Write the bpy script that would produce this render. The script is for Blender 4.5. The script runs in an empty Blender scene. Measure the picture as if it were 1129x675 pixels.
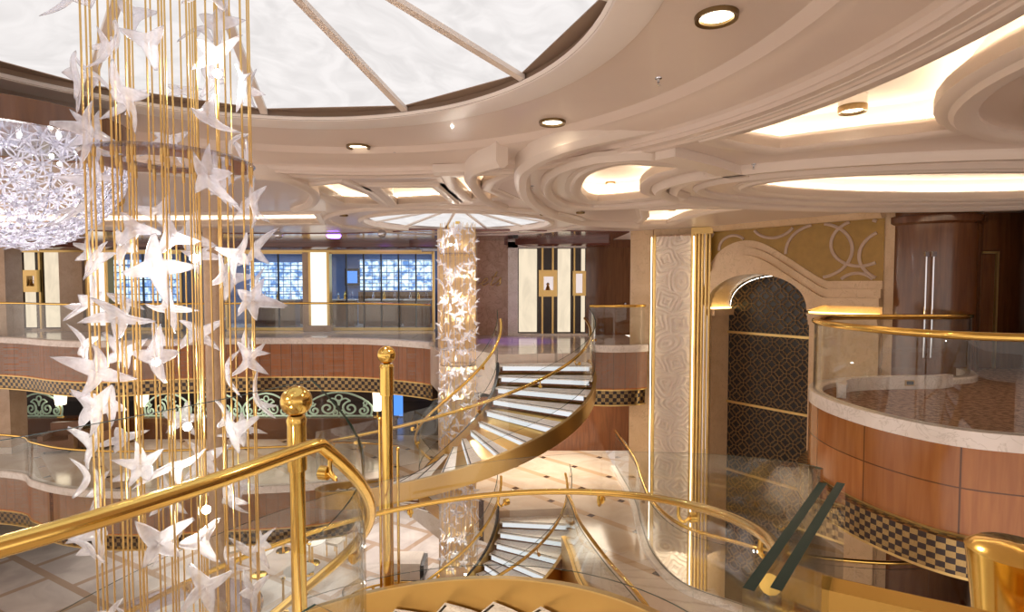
import bpy, bmesh, math, random
from mathutils import Vector, Matrix, Euler
from mathutils.geometry import tessellate_polygon
random.seed(7)
sc = bpy.context.scene
COL = sc.collection
PI = math.pi
# ---------------------------------------------------------------- camera, light, exposure
F = 620.0; PITCH = math.atan(25.5/F); EYE = 1.66
cam = bpy.data.cameras.new('camera'); cam.sensor_width = 36; cam.lens = 36*F/1129
cam.clip_start = .05; cam.clip_end = 200
co = bpy.data.objects.new('camera', cam); COL.objects.link(co)
co.location = (0, 0, EYE); co.rotation_euler = (PI/2-PITCH, 0, 0); sc.camera = co
vs = sc.view_settings
sc.display_settings.display_device = 'sRGB'
vs.view_transform = 'Standard'; vs.look = 'None'; vs.gamma = 1; vs.exposure = 0.3
vs.use_curve_mapping = False
sc.cycles.transparent_max_bounces = 32
sc.cycles.max_bounces = 8
sc.cycles.sample_clamp_indirect = 4
w = bpy.data.worlds.new('world'); sc.world = w; w.use_nodes = True
w.node_tree.nodes['Background'].inputs[0].default_value = (1.0, .83, .72, 1)
w.node_tree.nodes['Background'].inputs[1].default_value = 1.2
def area(name, loc, rot, sx, sy, power, col):
    l = bpy.data.lights.new(name, 'AREA'); l.shape = 'RECTANGLE'; l.size = sx; l.size_y = sy
    l.energy = power; l.color = col
    o = bpy.data.objects.new(name, l); COL.objects.link(o); o.location = loc; o.rotation_euler = rot
    return o
SKY_E = 1.85; COVE_E = 11.5; DOWN_W = 60
Z7, Z6, Z5 = 0.0, -3.65, -7.3
C1 = (-1.83, 3.05); C2 = (-1.23, 12.8)
ZC = 3.02                                            # general ceiling soffit

# ---------------------------------------------------------------- helpers
def plan(px, py, z):
    """a point of the photograph that lies at height z, as ground coordinates"""
    u = px-564.5; v = 337.5-py
    dz = v*math.cos(PITCH)-F*math.sin(PITCH); dy = F*math.cos(PITCH)+v*math.sin(PITCH)
    t = (z-EYE)/dz
    return (u*t, dy*t)
class MB:
    def __init__(s): s.bm = bmesh.new(); s.uv = s.bm.loops.layers.uv.new('UVMap')
    def face(s, vs_, mi=0, uvs=None):
        try: f = s.bm.faces.new(vs_)
        except ValueError: return None
        f.material_index = mi; f.smooth = True
        if uvs:
            for l, q in zip(f.loops, uvs): l[s.uv].uv = q
        return f
    def box(s, c, d, rz=0, mi=0, rx=0, ry=0):
        m = Matrix.Translation(c) @ Euler((rx, ry, rz)).to_matrix().to_4x4() @ Matrix.Diagonal((d[0], d[1], d[2], 1))
        r = bmesh.ops.create_cube(s.bm, size=1, matrix=m)
        for f in {f for v in r['verts'] for f in v.link_faces}: f.material_index = mi
        return s
    def cyl(s, p, q, r0, r1=None, n=12, mi=0, cap=True):
        p, q = Vector(p), Vector(q); r1 = r0 if r1 is None else r1
        d = (q-p); L = d.length
        if L < 1e-6: return s
        m = Matrix.Translation((p+q)/2) @ d.to_track_quat('Z', 'Y').to_matrix().to_4x4()
        r = bmesh.ops.create_cone(s.bm, cap_ends=cap, segments=n, radius1=r0, radius2=r1, depth=L, matrix=m)
        for f in {f for v in r['verts'] for f in v.link_faces}: f.material_index = mi; f.smooth = len(f.verts) == 4
        return s
    def sph(s, c, r, n=16, sc_=(1, 1, 1), mi=0):
        m = Matrix.Translation(c) @ Matrix.Diagonal((sc_[0], sc_[1], sc_[2], 1))
        q = bmesh.ops.create_uvsphere(s.bm, u_segments=n, v_segments=max(6, n//2), radius=r, matrix=m)
        for f in {f for v in q['verts'] for f in v.link_faces}: f.material_index = mi; f.smooth = True
        return s
    def lathe(s, prof, c=(0, 0, 0), n=32, mi=0, a0=0, a1=2*PI, sx=1, sy=1):
        full = abs(a1-a0-2*PI) < 1e-6
        m = n if full else n+1; rings = []
        for k in range(m):
            a = a0+(a1-a0)*k/n
            rings.append([s.bm.verts.new((c[0]+sx*r*math.cos(a), c[1]+sy*r*math.sin(a), c[2]+z)) for r, z in prof])
        for k in range(n):
            A = rings[k]; B = rings[(k+1) % m]
            for j in range(len(prof)-1):
                if prof[j][0] < 1e-6 and prof[j+1][0] < 1e-6: continue
                s.face([A[j], B[j], B[j+1], A[j+1]], mi)
        return s
    def sweep(s, path, prof, closed=False, cprof=True, mats=None, cap=True, tilt=None):
        """profile (offset left of travel, up) carried along a 3-D path; UV in metres"""
        P = [Vector(p) if len(p) == 3 else Vector((p[0], p[1], 0)) for p in path]; n = len(P); m = len(prof)
        L = [0.0]
        for i in range(1, n+1 if closed else n): L.append(L[-1]+(P[i % n]-P[i-1]).length)
        V = [0.0]
        for j in range(1, m+1): V.append(V[-1]+math.dist(prof[j % m], prof[j-1]))
        rings = []
        for i in range(n):
            a = P[i-1] if (closed or i > 0) else P[i]
            b = P[(i+1) % n] if (closed or i < n-1) else P[i]
            t1 = (P[i]-a); t2 = (b-P[i]); t1.z = t2.z = 0
            if t1.length < 1e-6: t1 = t2
            if t2.length < 1e-6: t2 = t1
            t1.normalize(); t2.normalize(); t = (t1+t2)
            if t.length < 1e-4: t = t1.copy()
            t.normalize(); k = 1/max(.5, t.dot(t1))
            nrm = Vector((-t.y, t.x, 0))*k
            rings.append([s.bm.verts.new(P[i]+nrm*q[0]+Vector((0, 0, q[1]))) for q in prof])
        for i in range(n if closed else n-1):
            A = rings[i]; B = rings[(i+1) % n]
            for j in range(m if cprof else m-1):
                k = (j+1) % m
                s.face([A[j], B[j], B[k], A[k]], mats[j] if mats else 0,
                       [(L[i], V[j]), (L[i+1], V[j]), (L[i+1], V[j+1]), (L[i], V[j+1])])
        if cap and cprof and not closed:
            s.face(rings[0][::-1], mats[-1] if mats else 0); s.face(rings[-1], mats[-1] if mats else 0)
        return s
    def tube(s, path, r, n=8, mi=0, closed=False, cap=True):
        P = [Vector(p) for p in path]; N = len(P); up = None; rings = []
        for i in range(N):
            a = P[i-1] if (closed or i > 0) else P[i]; b = P[(i+1) % N] if (closed or i < N-1) else P[i]
            t = (b-a).normalized()
            if up is None:
                up = Vector((0, 0, 1)) if abs(t.z) < .9 else Vector((1, 0, 0))
            x = t.cross(up).normalized(); up = x.cross(t).normalized()
            rr = r[i] if isinstance(r, (list, tuple)) else r
            rings.append([s.bm.verts.new(P[i]+x*math.cos(2*PI*k/n)*rr+up*math.sin(2*PI*k/n)*rr) for k in range(n)])
        for i in range(N if closed else N-1):
            A = rings[i]; B = rings[(i+1) % N]
            for k in range(n): s.face([A[k], A[(k+1) % n], B[(k+1) % n], B[k]], mi)
        if cap and not closed: s.face(rings[0], mi); s.face(rings[-1][::-1], mi)
        return s
    def prism(s, outer, holes, z0, z1, mi=0, sidemi=None, M=None):
        """flat plate with holes; M maps (a, b, z) elsewhere"""
        polys = [[Vector((p[0], p[1], 0)) for p in outer]]+[[Vector((p[0], p[1], 0)) for p in h] for h in holes]
        tris = tessellate_polygon(polys); flat = [v for q in polys for v in q]
        M = M or (lambda a, b, c: (a, b, c))
        lo = [s.bm.verts.new(M(v.x, v.y, z0)) for v in flat]; hi = [s.bm.verts.new(M(v.x, v.y, z1)) for v in flat]
        for t in tris:
            a, b, c = t
            cr = (flat[b]-flat[a]).cross(flat[c]-flat[a]).z
            if cr < 0: a, c = c, a
            f = s.face([hi[a], hi[b], hi[c]], mi, [(flat[k].x, flat[k].y) for k in (a, b, c)])
            if f: f.smooth = False
            f = s.face([lo[c], lo[b], lo[a]], mi, [(flat[k].x, flat[k].y) for k in (c, b, a)])
            if f: f.smooth = False
        k0 = 0
        for q in polys:
            n = len(q)
            for i in range(n):
                a, b = k0+i, k0+(i+1) % n
                s.face([lo[a], lo[b], hi[b], hi[a]], mi if sidemi is None else sidemi)
            k0 += n
        return s
    def build(s, name, mats, parent=None, sharp=35, loc=None):
        me = bpy.data.meshes.new(name)
        bmesh.ops.recalc_face_normals(s.bm, faces=s.bm.faces[:])
        s.bm.to_mesh(me); s.bm.free()
        for p in me.polygons: p.use_smooth = True
        me.set_sharp_from_angle(angle=math.radians(sharp))
        for m in (mats if isinstance(mats, (list, tuple)) else [mats]): me.materials.append(m)
        o = bpy.data.objects.new(name, me); COL.objects.link(o)
        if loc: o.location = loc
        if parent: o.parent = parent
        return o
def empty(name, loc=(0, 0, 0), rz=0):
    o = bpy.data.objects.new(name, None); COL.objects.link(o); o.location = loc; o.rotation_euler = (0, 0, rz)
    o.empty_display_size = .1
    return o
def tag(o, label=None, cat=None, group=None, kind=None):
    if label: o['label'] = label
    if cat: o['category'] = cat
    if group: o['group'] = group
    if kind: o['kind'] = kind
    return o
def struct(o): o['kind'] = 'structure'; return o
def keep(o, root):
    """parent o to root, leaving o where it stands"""
    o.parent = root; o.matrix_parent_inverse = Matrix.Translation(-Vector(root.location)) if root.rotation_euler.z == 0 else root.matrix_basis.inverted()
    return o
def copy_tree(o, parent=None):
    c = o.copy(); COL.objects.link(c); c.parent = parent
    for ch in list(o.children): copy_tree(ch, c)
    return c
def circle(c, r, n=48, ry=None, rot=0):
    ry = ry or r; out = []
    for k in range(n):
        a = 2*PI*k/n; x, y = r*math.cos(a), ry*math.sin(a)
        out.append((c[0]+x*math.cos(rot)-y*math.sin(rot), c[1]+x*math.sin(rot)+y*math.cos(rot)))
    return out
def arc(c, r, d0, d1, n=24):
    return [(c[0]+r*math.cos(math.radians(d0+(d1-d0)*k/n)), c[1]+r*math.sin(math.radians(d0+(d1-d0)*k/n))) for k in range(n+1)]
def smooth(pts, n=6, closed=False):
    """Catmull-Rom through the points"""
    P = [Vector(p) for p in pts]; N = len(P); out = []
    for i in range(N if closed else N-1):
        p1, p2 = P[i], P[(i+1) % N]
        p0 = P[i-1] if (closed or i > 0) else p1*2-p2
        p3 = P[(i+2) % N] if (closed or i+2 < N) else p2*2-p1
        for k in range(n):
            t = k/n
            out.append(tuple(.5*((2*p1)+(p2-p0)*t+(2*p0-5*p1+4*p2-p3)*t*t+(3*p1-p0-3*p2+p3)*t**3)))
    if not closed: out.append(tuple(P[-1]))
    return out
def z_(path, z): return [(p[0], p[1], z) for p in path]
def offset(path, d, closed=False):
    n = len(path); out = []
    for i in range(n):
        a = path[i-1] if (closed or i > 0) else path[i]; b = path[(i+1) % n] if (closed or i < n-1) else path[i]
        t = Vector((b[0]-a[0], b[1]-a[1])).normalized()
        out.append((path[i][0]-t.y*d, path[i][1]+t.x*d))
    return out
def plen(p): return sum(math.dist(p[i][:2], p[i-1][:2]) for i in range(1, len(p)))
def cut(path, s0, s1):
    """the piece of a polyline between two arc lengths"""
    out = []; L = 0
    for i in range(1, len(path)):
        a, b = Vector(path[i-1]), Vector(path[i]); d = (b-a).length
        if d < 1e-9: continue
        if L+d > s0 and L < s1:
            if not out: out.append(tuple(a.lerp(b, max(0, (s0-L)/d))))
            out.append(tuple(a.lerp(b, min(1, (s1-L)/d))))
        L += d
    return out
def len3(p): return sum((Vector(p[i])-Vector(p[i-1])).length for i in range(1, len(p)))

# ---------------------------------------------------------------- materials
def nmat(name):
    m = bpy.data.materials.new(name); m.use_nodes = True
    return m, m.node_tree.nodes, m.node_tree.links, m.node_tree.nodes['Principled BSDF']
def mix(N, L, fac, a, b):
    x = N.new('ShaderNodeMix'); x.data_type = 'RGBA'
    for i, v in ((0, fac), (6, a), (7, b)):
        if isinstance(v, (int, float)): x.inputs[i].default_value = v
        elif isinstance(v, tuple): x.inputs[i].default_value = (*v, 1)
        else: L.new(v, x.inputs[i])
    return x.outputs[2]
def noise(N, L, vec, scale, detail=4, dist=0):
    x = N.new('ShaderNodeTexNoise'); x.inputs['Scale'].default_value = scale; x.inputs['Detail'].default_value = detail
    x.inputs['Distortion'].default_value = dist
    if vec: L.new(vec, x.inputs['Vector'])
    return x.outputs['Fac']
def ramp(N, L, f, *st):
    x = N.new('ShaderNodeValToRGB'); L.new(f, x.inputs[0]); e = x.color_ramp.elements
    while len(e) < len(st): e.new(.5)
    for k, (p, c) in enumerate(st): e[k].position = p; e[k].color = (*c, 1) if isinstance(c, tuple) else (c, c, c, 1)
    return x.outputs[0]
def math_(N, L, op, a, b=None):
    x = N.new('ShaderNodeMath'); x.operation = op
    for i, v in ((0, a), (1, b)):
        if v is None: continue
        if isinstance(v, (int, float)): x.inputs[i].default_value = v
        else: L.new(v, x.inputs[i])
    return x.outputs[0]
def coords(N, L, kind='Object', scale=(1, 1, 1), rot=(0, 0, 0)):
    t = N.new('ShaderNodeTexCoord'); m = N.new('ShaderNodeMapping'); L.new(t.outputs[kind], m.inputs[0])
    m.inputs['Scale'].default_value = scale; m.inputs['Rotation'].default_value = rot
    return m.outputs[0]
def plain(name, col, rough=.5, metal=0, var=.06, scale=3, coat=0, spec=.5):
    m, N, L, B = nmat(name)
    n = noise(N, L, coords(N, L), scale)
    L.new(mix(N, L, n, tuple(c*(1-var) for c in col), tuple(min(1, c*(1+var)) for c in col)), B.inputs['Base Color'])
    B.inputs['Roughness'].default_value = rough; B.inputs['Metallic'].default_value = metal
    B.inputs['Coat Weight'].default_value = coat; B.inputs['Specular IOR Level'].default_value = spec
    return m
def emis(name, col, s, var=0):
    m, N, L, B = nmat(name); N.remove(B); e = N.new('ShaderNodeEmission'); e.inputs[0].default_value = (*col, 1)
    e.inputs[1].default_value = s; L.new(e.outputs[0], N['Material Output'].inputs[0])
    if var:
        n = noise(N, L, coords(N, L, scale=(1, 1, .3)), 2.2, 8, 2.0)
        L.new(mix(N, L, ramp(N, L, n, (.35, 0.0), (.62, 1.0)), tuple(c*(1-var) for c in col), col), e.inputs[0])
    return m
def marble(name, a, b, scale=1.2, rough=.18, vein=(.6, .55, .5), veinw=.03, grid=None):
    m, N, L, B = nmat(name); v = coords(N, L)
    n1 = noise(N, L, v, scale, 8, 1.2)
    c = mix(N, L, ramp(N, L, n1, (.35, 0.0), (.65, 1.0)), a, b)
    n2 = noise(N, L, v, scale*1.7, 6, 2.5)
    d = math_(N, L, 'ABSOLUTE', math_(N, L, 'SUBTRACT', n2, .5))
    c = mix(N, L, ramp(N, L, d, (0.0, .7), (veinw, 0.0)), c, vein)
    if grid:
        br = N.new('ShaderNodeTexBrick'); br.offset = 0.5; L.new(v, br.inputs['Vector']); br.inputs['Scale'].default_value = 1
        br.inputs['Brick Width'].default_value = grid[0]; br.inputs['Row Height'].default_value = grid[1]; br.inputs['Mortar Size'].default_value = .006
        c = mix(N, L, br.outputs['Fac'], c, tuple(q*.55 for q in b))
    L.new(c, B.inputs['Base Color']); B.inputs['Roughness'].default_value = rough
    return m
def wood(name, a, b, rough=.22, panel=None, coat=.5, horiz=False):
    m, N, L, B = nmat(name)
    v = coords(N, L, 'Object', scale=(6, 6, .5) if not horiz else (.6, .6, 8))
    n = noise(N, L, v, 2.5, 6, .6); c = mix(N, L, ramp(N, L, n, (.3, 0.0), (.7, 1.0)), a, b)
    if panel:
        u = coords(N, L, 'UV'); br = N.new('ShaderNodeTexBrick'); br.offset = 0; L.new(u, br.inputs['Vector']); br.inputs['Scale'].default_value = 1
        br.inputs['Brick Width'].default_value = panel[0]; br.inputs['Row Height'].default_value = panel[1]; br.inputs['Mortar Size'].default_value = .008
        br.inputs['Color1'].default_value = (1, 1, 1, 1); br.inputs['Color2'].default_value = (.82, .82, .82, 1)
        x = N.new('ShaderNodeMix'); x.data_type = 'RGBA'; x.blend_type = 'MULTIPLY'; x.inputs[0].default_value = 1
        L.new(c, x.inputs[6]); L.new(br.outputs['Color'], x.inputs[7]); c = mix(N, L, br.outputs['Fac'], x.outputs[2], tuple(q*.3 for q in a))
    L.new(c, B.inputs['Base Color']); B.inputs['Roughness'].default_value = rough; B.inputs['Coat Weight'].default_value = coat
    B.inputs['Coat Roughness'].default_value = .08; B.inputs['Specular IOR Level'].default_value = .5 if coat > .1 else .2
    return m
def checker(name, a, b, s):
    m, N, L, B = nmat(name); ch = N.new('ShaderNodeTexChecker'); L.new(coords(N, L, 'UV'), ch.inputs[0]); ch.inputs['Scale'].default_value = 1/s
    nz = noise(N, L, coords(N, L), 9, 2)
    L.new(mix(N, L, ch.outputs['Fac'], a, mix(N, L, nz, tuple(c*.7 for c in b), b)), B.inputs['Base Color'])
    B.inputs['Roughness'].default_value = .25; L.new(math_(N, L, 'MULTIPLY', ch.outputs['Fac'], .8), B.inputs['Metallic'])
    return m
def glass(name, tint=(.975, .988, .982), refl=1.0, milk=0):
    m, N, L, B = nmat(name); N.remove(B)
    t = N.new('ShaderNodeBsdfTransparent'); t.inputs[0].default_value = (*tint, 1)
    g = N.new('ShaderNodeBsdfGlossy'); g.inputs['Roughness'].default_value = .01 if not milk else .15
    lf = N.new('ShaderNodeLayerWeight'); lf.inputs[0].default_value = .5
    f = math_(N, L, 'ADD', .035, math_(N, L, 'MULTIPLY', .8, math_(N, L, 'POWER', lf.outputs['Facing'], 5)))
    x = N.new('ShaderNodeMixShader'); L.new(math_(N, L, 'MULTIPLY', f, refl), x.inputs[0])
    L.new(g.outputs[0], x.inputs[2]); base = t.outputs[0]
    if milk:
        d = N.new('ShaderNodeBsdfDiffuse'); d.inputs[0].default_value = (.93, .93, 1, 1)
        tr = N.new('ShaderNodeBsdfTranslucent'); tr.inputs[0].default_value = (.93, .93, 1, 1)
        y = N.new('ShaderNodeMixShader'); y.inputs[0].default_value = .5; L.new(d.outputs[0], y.inputs[1]); L.new(tr.outputs[0], y.inputs[2])
        lw = N.new('ShaderNodeLayerWeight'); lw.inputs[0].default_value = .35
        nz = noise(N, L, coords(N, L), 22, 3)
        fac = math_(N, L, 'MAXIMUM', ramp(N, L, nz, (.3, milk*.55), (.7, milk)), lw.outputs['Facing'])
        z = N.new('ShaderNodeMixShader'); L.new(fac, z.inputs[0]); L.new(base, z.inputs[1]); L.new(y.outputs[0], z.inputs[2]); base = z.outputs[0]
    L.new(base, x.inputs[1]); L.new(x.outputs[0], N['Material Output'].inputs[0])
    return m
def bump_mat(name, col, rough, fn):
    m, N, L, B = nmat(name); B.inputs['Base Color'].default_value = (*col, 1); B.inputs['Roughness'].default_value = rough
    b = N.new('ShaderNodeBump'); b.inputs['Distance'].default_value = .03; L.new(fn(N, L), b.inputs['Height']); L.new(b.outputs[0], B.inputs['Normal'])
    return m
M = {}
M['brass'] = plain('polished_brass', (.86, .58, .16), .16, 1, .05)
M['brass_satin'] = plain('satin_brass', (.62, .40, .13), .33, 1, .08, 2)
M['rimpaint'] = plain('brown_rim', (.30, .21, .15), .5, 0, .05)
M['bronze'] = plain('dark_bronze', (.22, .15, .07), .3, .9, .05)
M['brass_rod'] = plain('brass_rod', (.74, .50, .19), .32, 1, .05)
M['gold'] = plain('gold_trim', (.70, .50, .20), .3, .8, .05)
M['glass'] = glass('clear_glass'); M['edge'] = plain('glass_edge', (.008, .035, .027), .5, 0, .1, spec=.15)
M['star'] = glass('frosted_star_glass', (.97, .97, 1), 1, .55)
M['acrylic'] = glass('acrylic_disc', (.86, .84, .90), 2.5)
M['ceil'] = plain('ceiling_paint', (.78, .66, .58), .35, 0, .02, coat=.15)
M['mould'] = plain('moulding_paint', (.80, .70, .62), .4, 0, .02)
M['coffer'] = plain('coffer_paint', (.86, .78, .70), .5, 0, .02)
M['onyx'] = emis('backlit_onyx', (1.0, .955, .94), SKY_E*.42, .14)
M['cove'] = emis('cove_strip', (1, .83, .62), COVE_E)
M['lamp'] = emis('lamp_lens', (1, .86, .62), 7)
M['bulb'] = emis('bulb', (1, .95, .86), 30)
M['led'] = emis('stair_led', (.97, .98, 1), .72)
M['curb'] = marble('curb_marble', (.80, .74, .70), (.90, .85, .82), 2, .2)
M['tread'] = marble('tread_marble', (.88, .85, .82), (.95, .93, .90), 3, .3)
M['wall_stone'] = marble('beige_stone', (.62, .44, .26), (.70, .52, .33), 1.5, .3, (.45, .3, .18), .015)
M['pillar'] = marble('pillar_stone', (.52, .37, .25), (.60, .44, .31), 2, .25, (.42, .29, .19), .015)
M['rose'] = marble('rose_marble', (.42, .25, .17), (.52, .34, .25), 1.6, .2, (.3, .16, .1), .04)
M['wood'] = wood('honey_wood_panels', (.36, .125, .032), (.47, .185, .05), .2, (.95, .52), coat=.2)
M['wood_far'] = wood('ribbed_honey_wood', (.74, .26, .085), (.88, .36, .13), .5, (.30, 1.2), coat=.05)
M['darkwood'] = wood('dark_wood', (.10, .035, .014), (.17, .06, .022), .15)
M['brownwood'] = wood('brown_wood', (.11, .04, .014), (.17, .065, .022), .22)
M['check'] = checker('checker_mosaic', (.03, .016, .012), (.48, .33, .14), .066)
M['check_far'] = checker('checker_mosaic_large', (.03, .016, .012), (.40, .28, .13), .10)
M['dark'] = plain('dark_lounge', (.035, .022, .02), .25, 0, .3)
M['black'] = plain('black_metal', (.015, .015, .017), .3, 0, .1)
M['purplewood'] = wood('cornice_wood', (.13, .045, .035), (.19, .07, .055), .15, horiz=True)
M['onyx_panel'] = emis('backlit_cream_panel', (1, .84, .62), .8, .15)
M['white_panel'] = emis('backlit_white_panel', (1, .93, .84), 1.1, .05)
M['mint'] = plain('mint_enamel', (.66, .92, .78), .3, 0, .05)
M['mustard'] = plain('mustard_plaster', (.36, .215, .045), .45, 0, .25, 7)
M['ringpaint'] = plain('ring_inlay', (.55, .42, .34), .4, 0, .05)
M['steel'] = plain('mirror_steel', (.6, .62, .68), .08, 1, .02)
M['leather'] = plain('brown_leather', (.22, .11, .06), .4, 0, .1)
M['cream_seat'] = plain('cream_upholstery', (.62, .55, .48), .6, 0, .08)
M['cloth'] = plain('white_cloth', (.8, .78, .76), .7, 0, .05)
def carpet():
    m, N, L, B = nmat('brown_carpet'); n = noise(N, L, coords(N, L), 14, 6)
    L.new(mix(N, L, ramp(N, L, n, (.42, 0.0), (.58, 1.0)), (.17, .085, .05), (.34, .20, .13)), B.inputs['Base Color']); B.inputs['Roughness'].default_value = .9
    return m
M['carpet'] = carpet()
def diamond_floor():
    m, N, L, B = nmat('marble_with_diamonds'); v = coords(N, L)
    n1 = noise(N, L, v, 1.1, 8, 1.0); c = mix(N, L, ramp(N, L, n1, (.35, 0.0), (.65, 1.0)), (.56, .45, .36), (.68, .58, .49))
    s = N.new('ShaderNodeSeparateXYZ'); L.new(v, s.inputs[0]); r2 = 1/math.sqrt(2)
    u = math_(N, L, 'MULTIPLY', math_(N, L, 'ADD', s.outputs[0], s.outputs[1]), r2)
    q = math_(N, L, 'MULTIPLY', math_(N, L, 'SUBTRACT', s.outputs[0], s.outputs[1]), r2)
    def cell(x, off):
        a = math_(N, L, 'DIVIDE', math_(N, L, 'SUBTRACT', x, off), 1.21)
        f = math_(N, L, 'FRACT', math_(N, L, 'ADD', a, 100.5))
        return math_(N, L, 'MULTIPLY', math_(N, L, 'ABSOLUTE', math_(N, L, 'SUBTRACT', f, .5)), 1.21)
    du, dq = cell(u, .53), cell(q, .81)
    band = math_(N, L, 'LESS_THAN', cell(u, .53), .10)
    c = mix(N, L, math_(N, L, 'MULTIPLY', band, .75), c, (.50, .33, .19))
    dm = math_(N, L, 'MULTIPLY', math_(N, L, 'LESS_THAN', du, .075), math_(N, L, 'LESS_THAN', dq, .075))
    c = mix(N, L, dm, c, (.05, .025, .02))
    L.new(c, B.inputs['Base Color']); B.inputs['Roughness'].default_value = .12
    return m
M['floor6'] = diamond_floor()
M['floor7'] = marble('pale_marble_floor', (.60, .50, .44), (.72, .62, .55), 1.5, .12, grid=(1.2, 1.2))
def piazza():
    m, N, L, B = nmat('piazza_marble'); v = coords(N, L)
    n1 = noise(N, L, v, .8, 8, 1.0); c = mix(N, L, ramp(N, L, n1, (.35, 0.0), (.65, 1.0)), (.52, .46, .44), (.70, .64, .60))
    br = N.new('ShaderNodeTexBrick'); br.offset = .5; L.new(coords(N, L, rot=(0, 0, .5)), br.inputs['Vector']); br.inputs['Scale'].default_value = 1
    br.inputs['Brick Width'].default_value = 2.4; br.inputs['Row Height'].default_value = 1.6; br.inputs['Mortar Size'].default_value = .11
    c = mix(N, L, math_(N, L, 'MULTIPLY', br.outputs['Fac'], .8), c, (.42, .28, .18))
    L.new(c, B.inputs['Base Color']); B.inputs['Roughness'].default_value = .12
    return m
M['floor5'] = piazza()
def swirl(N, L):
    v = coords(N, L, 'Object', scale=(1.9, 1.9, 1.9)); vo = N.new('ShaderNodeTexVoronoi'); vo.voronoi_dimensions = '3D'; vo.inputs['Scale'].default_value = 1.25
    d = N.new('ShaderNodeTexNoise'); d.inputs['Scale'].default_value = 1.6; L.new(v, d.inputs['Vector'])
    a = N.new('ShaderNodeMixRGB'); a.inputs[0].default_value = .25; L.new(v, a.inputs[1]); L.new(d.outputs['Color'], a.inputs[2]); L.new(a.outputs[0], vo.inputs['Vector'])
    s = math_(N, L, 'SINE', math_(N, L, 'MULTIPLY', vo.outputs['Distance'], 42))
    return math_(N, L, 'POWER', math_(N, L, 'MULTIPLY', math_(N, L, 'ADD', s, 1), .5), .5)
M['carved'] = bump_mat('carved_plaster', (.72, .50, .34), .4, swirl)
M['carved'].node_tree.nodes['Bump'].inputs['Distance'].default_value = .05
def shelves():
    m, N, L, B = nmat('lit_shop_shelves'); N.remove(B); u = coords(N, L, 'Object')
    s = N.new('ShaderNodeSeparateXYZ'); L.new(u, s.inputs[0])
    fx = math_(N, L, 'FRACT', math_(N, L, 'MULTIPLY', s.outputs[0], 3.3)); fz = math_(N, L, 'FRACT', math_(N, L, 'MULTIPLY', s.outputs[2], 3.4))
    line = math_(N, L, 'MAXIMUM', math_(N, L, 'LESS_THAN', fx, .10), math_(N, L, 'LESS_THAN', fz, .14))
    n = noise(N, L, u, 5, 4); c = mix(N, L, ramp(N, L, n, (.38, 0.0), (.6, 1.0)), (.08, .20, .48), (.72, .90, 1))
    c = mix(N, L, line, c, (.03, .08, .2))
    e = N.new('ShaderNodeEmission'); L.new(c, e.inputs[0]); e.inputs[1].default_value = 1.5; L.new(e.outputs[0], N['Material Output'].inputs[0])
    return m
M['shelves'] = shelves()
M['bluewall'] = plain('shop_wall', (.10, .16, .32), .4, 0, .3, 4)
M['screen'] = emis('blue_screen', (.12, .35, 1), .9)
M['shade'] = emis('lamp_shade', (1, .82, .6), 3)
M['purple'] = emis('violet_lens', (.35, .12, 1), 8)

# ---------------------------------------------------------------- floors of the three decks
HELIX_K = .0149
TH1 = -33.0; TH2 = 10.0                      # where the flights leave the upper deck
def pol(c, r, d): return (c[0]+r*math.cos(math.radians(d)), c[1]+r*math.sin(math.radians(d)))
edge7_left = smooth([(-26, 17.5), (-19, 16.8), (-14.8, 16.3), (-12.6, 15.4), (-11.2, 15.1), (-9.6, 15.6), (-6.9, 16.0), (-4.3, 15.9), (-2.6, 15.1), (-2.15, 14.75)], 5)
stub = smooth([(1.95, 14.1), (2.5, 14.02), (3.1, 14.1), (3.45, 14.3)], 4)
pen = smooth([(11, 5.35), (8, 5.3), (6.2, 5.48), (5.26, 5.78), (4.81, 6.02), (4.55, 6.43), (4.40, 6.95), (4.37, 7.6), (4.55, 8.3), (5.0, 8.85), (5.7, 9.15), (6.7, 9.2), (7.6, 9.3), (8.2, 10.0), (8.3, 10.8)], 5)
o7 = edge7_left+[pol(C2, 3.12, 140), ]+[]
deck7_far = edge7_left+arc(C2, .86, 128, TH2, 12)+[pol(C2, 3.14, TH2)]+stub+[(3.6, 14.9), (3.6, 30), (-26, 30)]
struct(MB().prism(deck7_far, [], -1.0, 0).build('floor', [M['floor7']]))
struct(MB().prism(pen+[(8.4, 14), (16, 14), (16, 5.35)], [], -1.0, 0).build('floor', [M['carpet']]))
near7 = [(-8, -4), (-8, .55), (-2.6, .75), (-1.95, 1.15), (-1.5, 1.62), (-1.18, 2.1), pol(C1, .9, TH1), pol(C1, 3.08, TH1), (.42, .86), (.62, 1.08), (2.0, 1.0), (5, 1.0), (5, -4)]
struct(MB().prism(near7, [], -1.0, 0).build('floor', [M['floor7']]))

edge6_left = smooth([(-26, 16.5), (-19, 16), (-14, 15.4), (-12.7, 14.7), (-11.6, 14.2), (-10.5, 13.95), (-9.3, 13.9), (-7.5, 14.1), (-5.6, 14.35), (-4.4, 14.75)], 5)
guard6 = smooth([(2.95, 15.9), (2.95, 13.4), (2.80, 12), (2.72, 10.65), (2.95, 9.6), (3.6, 9.0), (4.2, 8.62), (5.2, 8.35), (6.0, 8.3), (7.0, 8.5), (7.6, 8.9), (9.5, 9.2)], 5)
TH6 = 6.0
inner_edge = smooth([pol(C2, 2.66, -30), (1.15, 10.6), (1.2, 9.7), (1.45, 8.4), (1.75, 7.2), (2.0, 5)], 4)
deck6 = edge6_left+[pol(C2, 3.16, 125), pol(C2, .9, 125)]+arc(C2, .86, 120, TH6, 14)+arc(C2, 2.66, TH6, -30, 8)[0:8]+inner_edge+[(12, 5), (12, 9.2)]+guard6[::-1]+[(2.95, 30), (-26, 30)]
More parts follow.
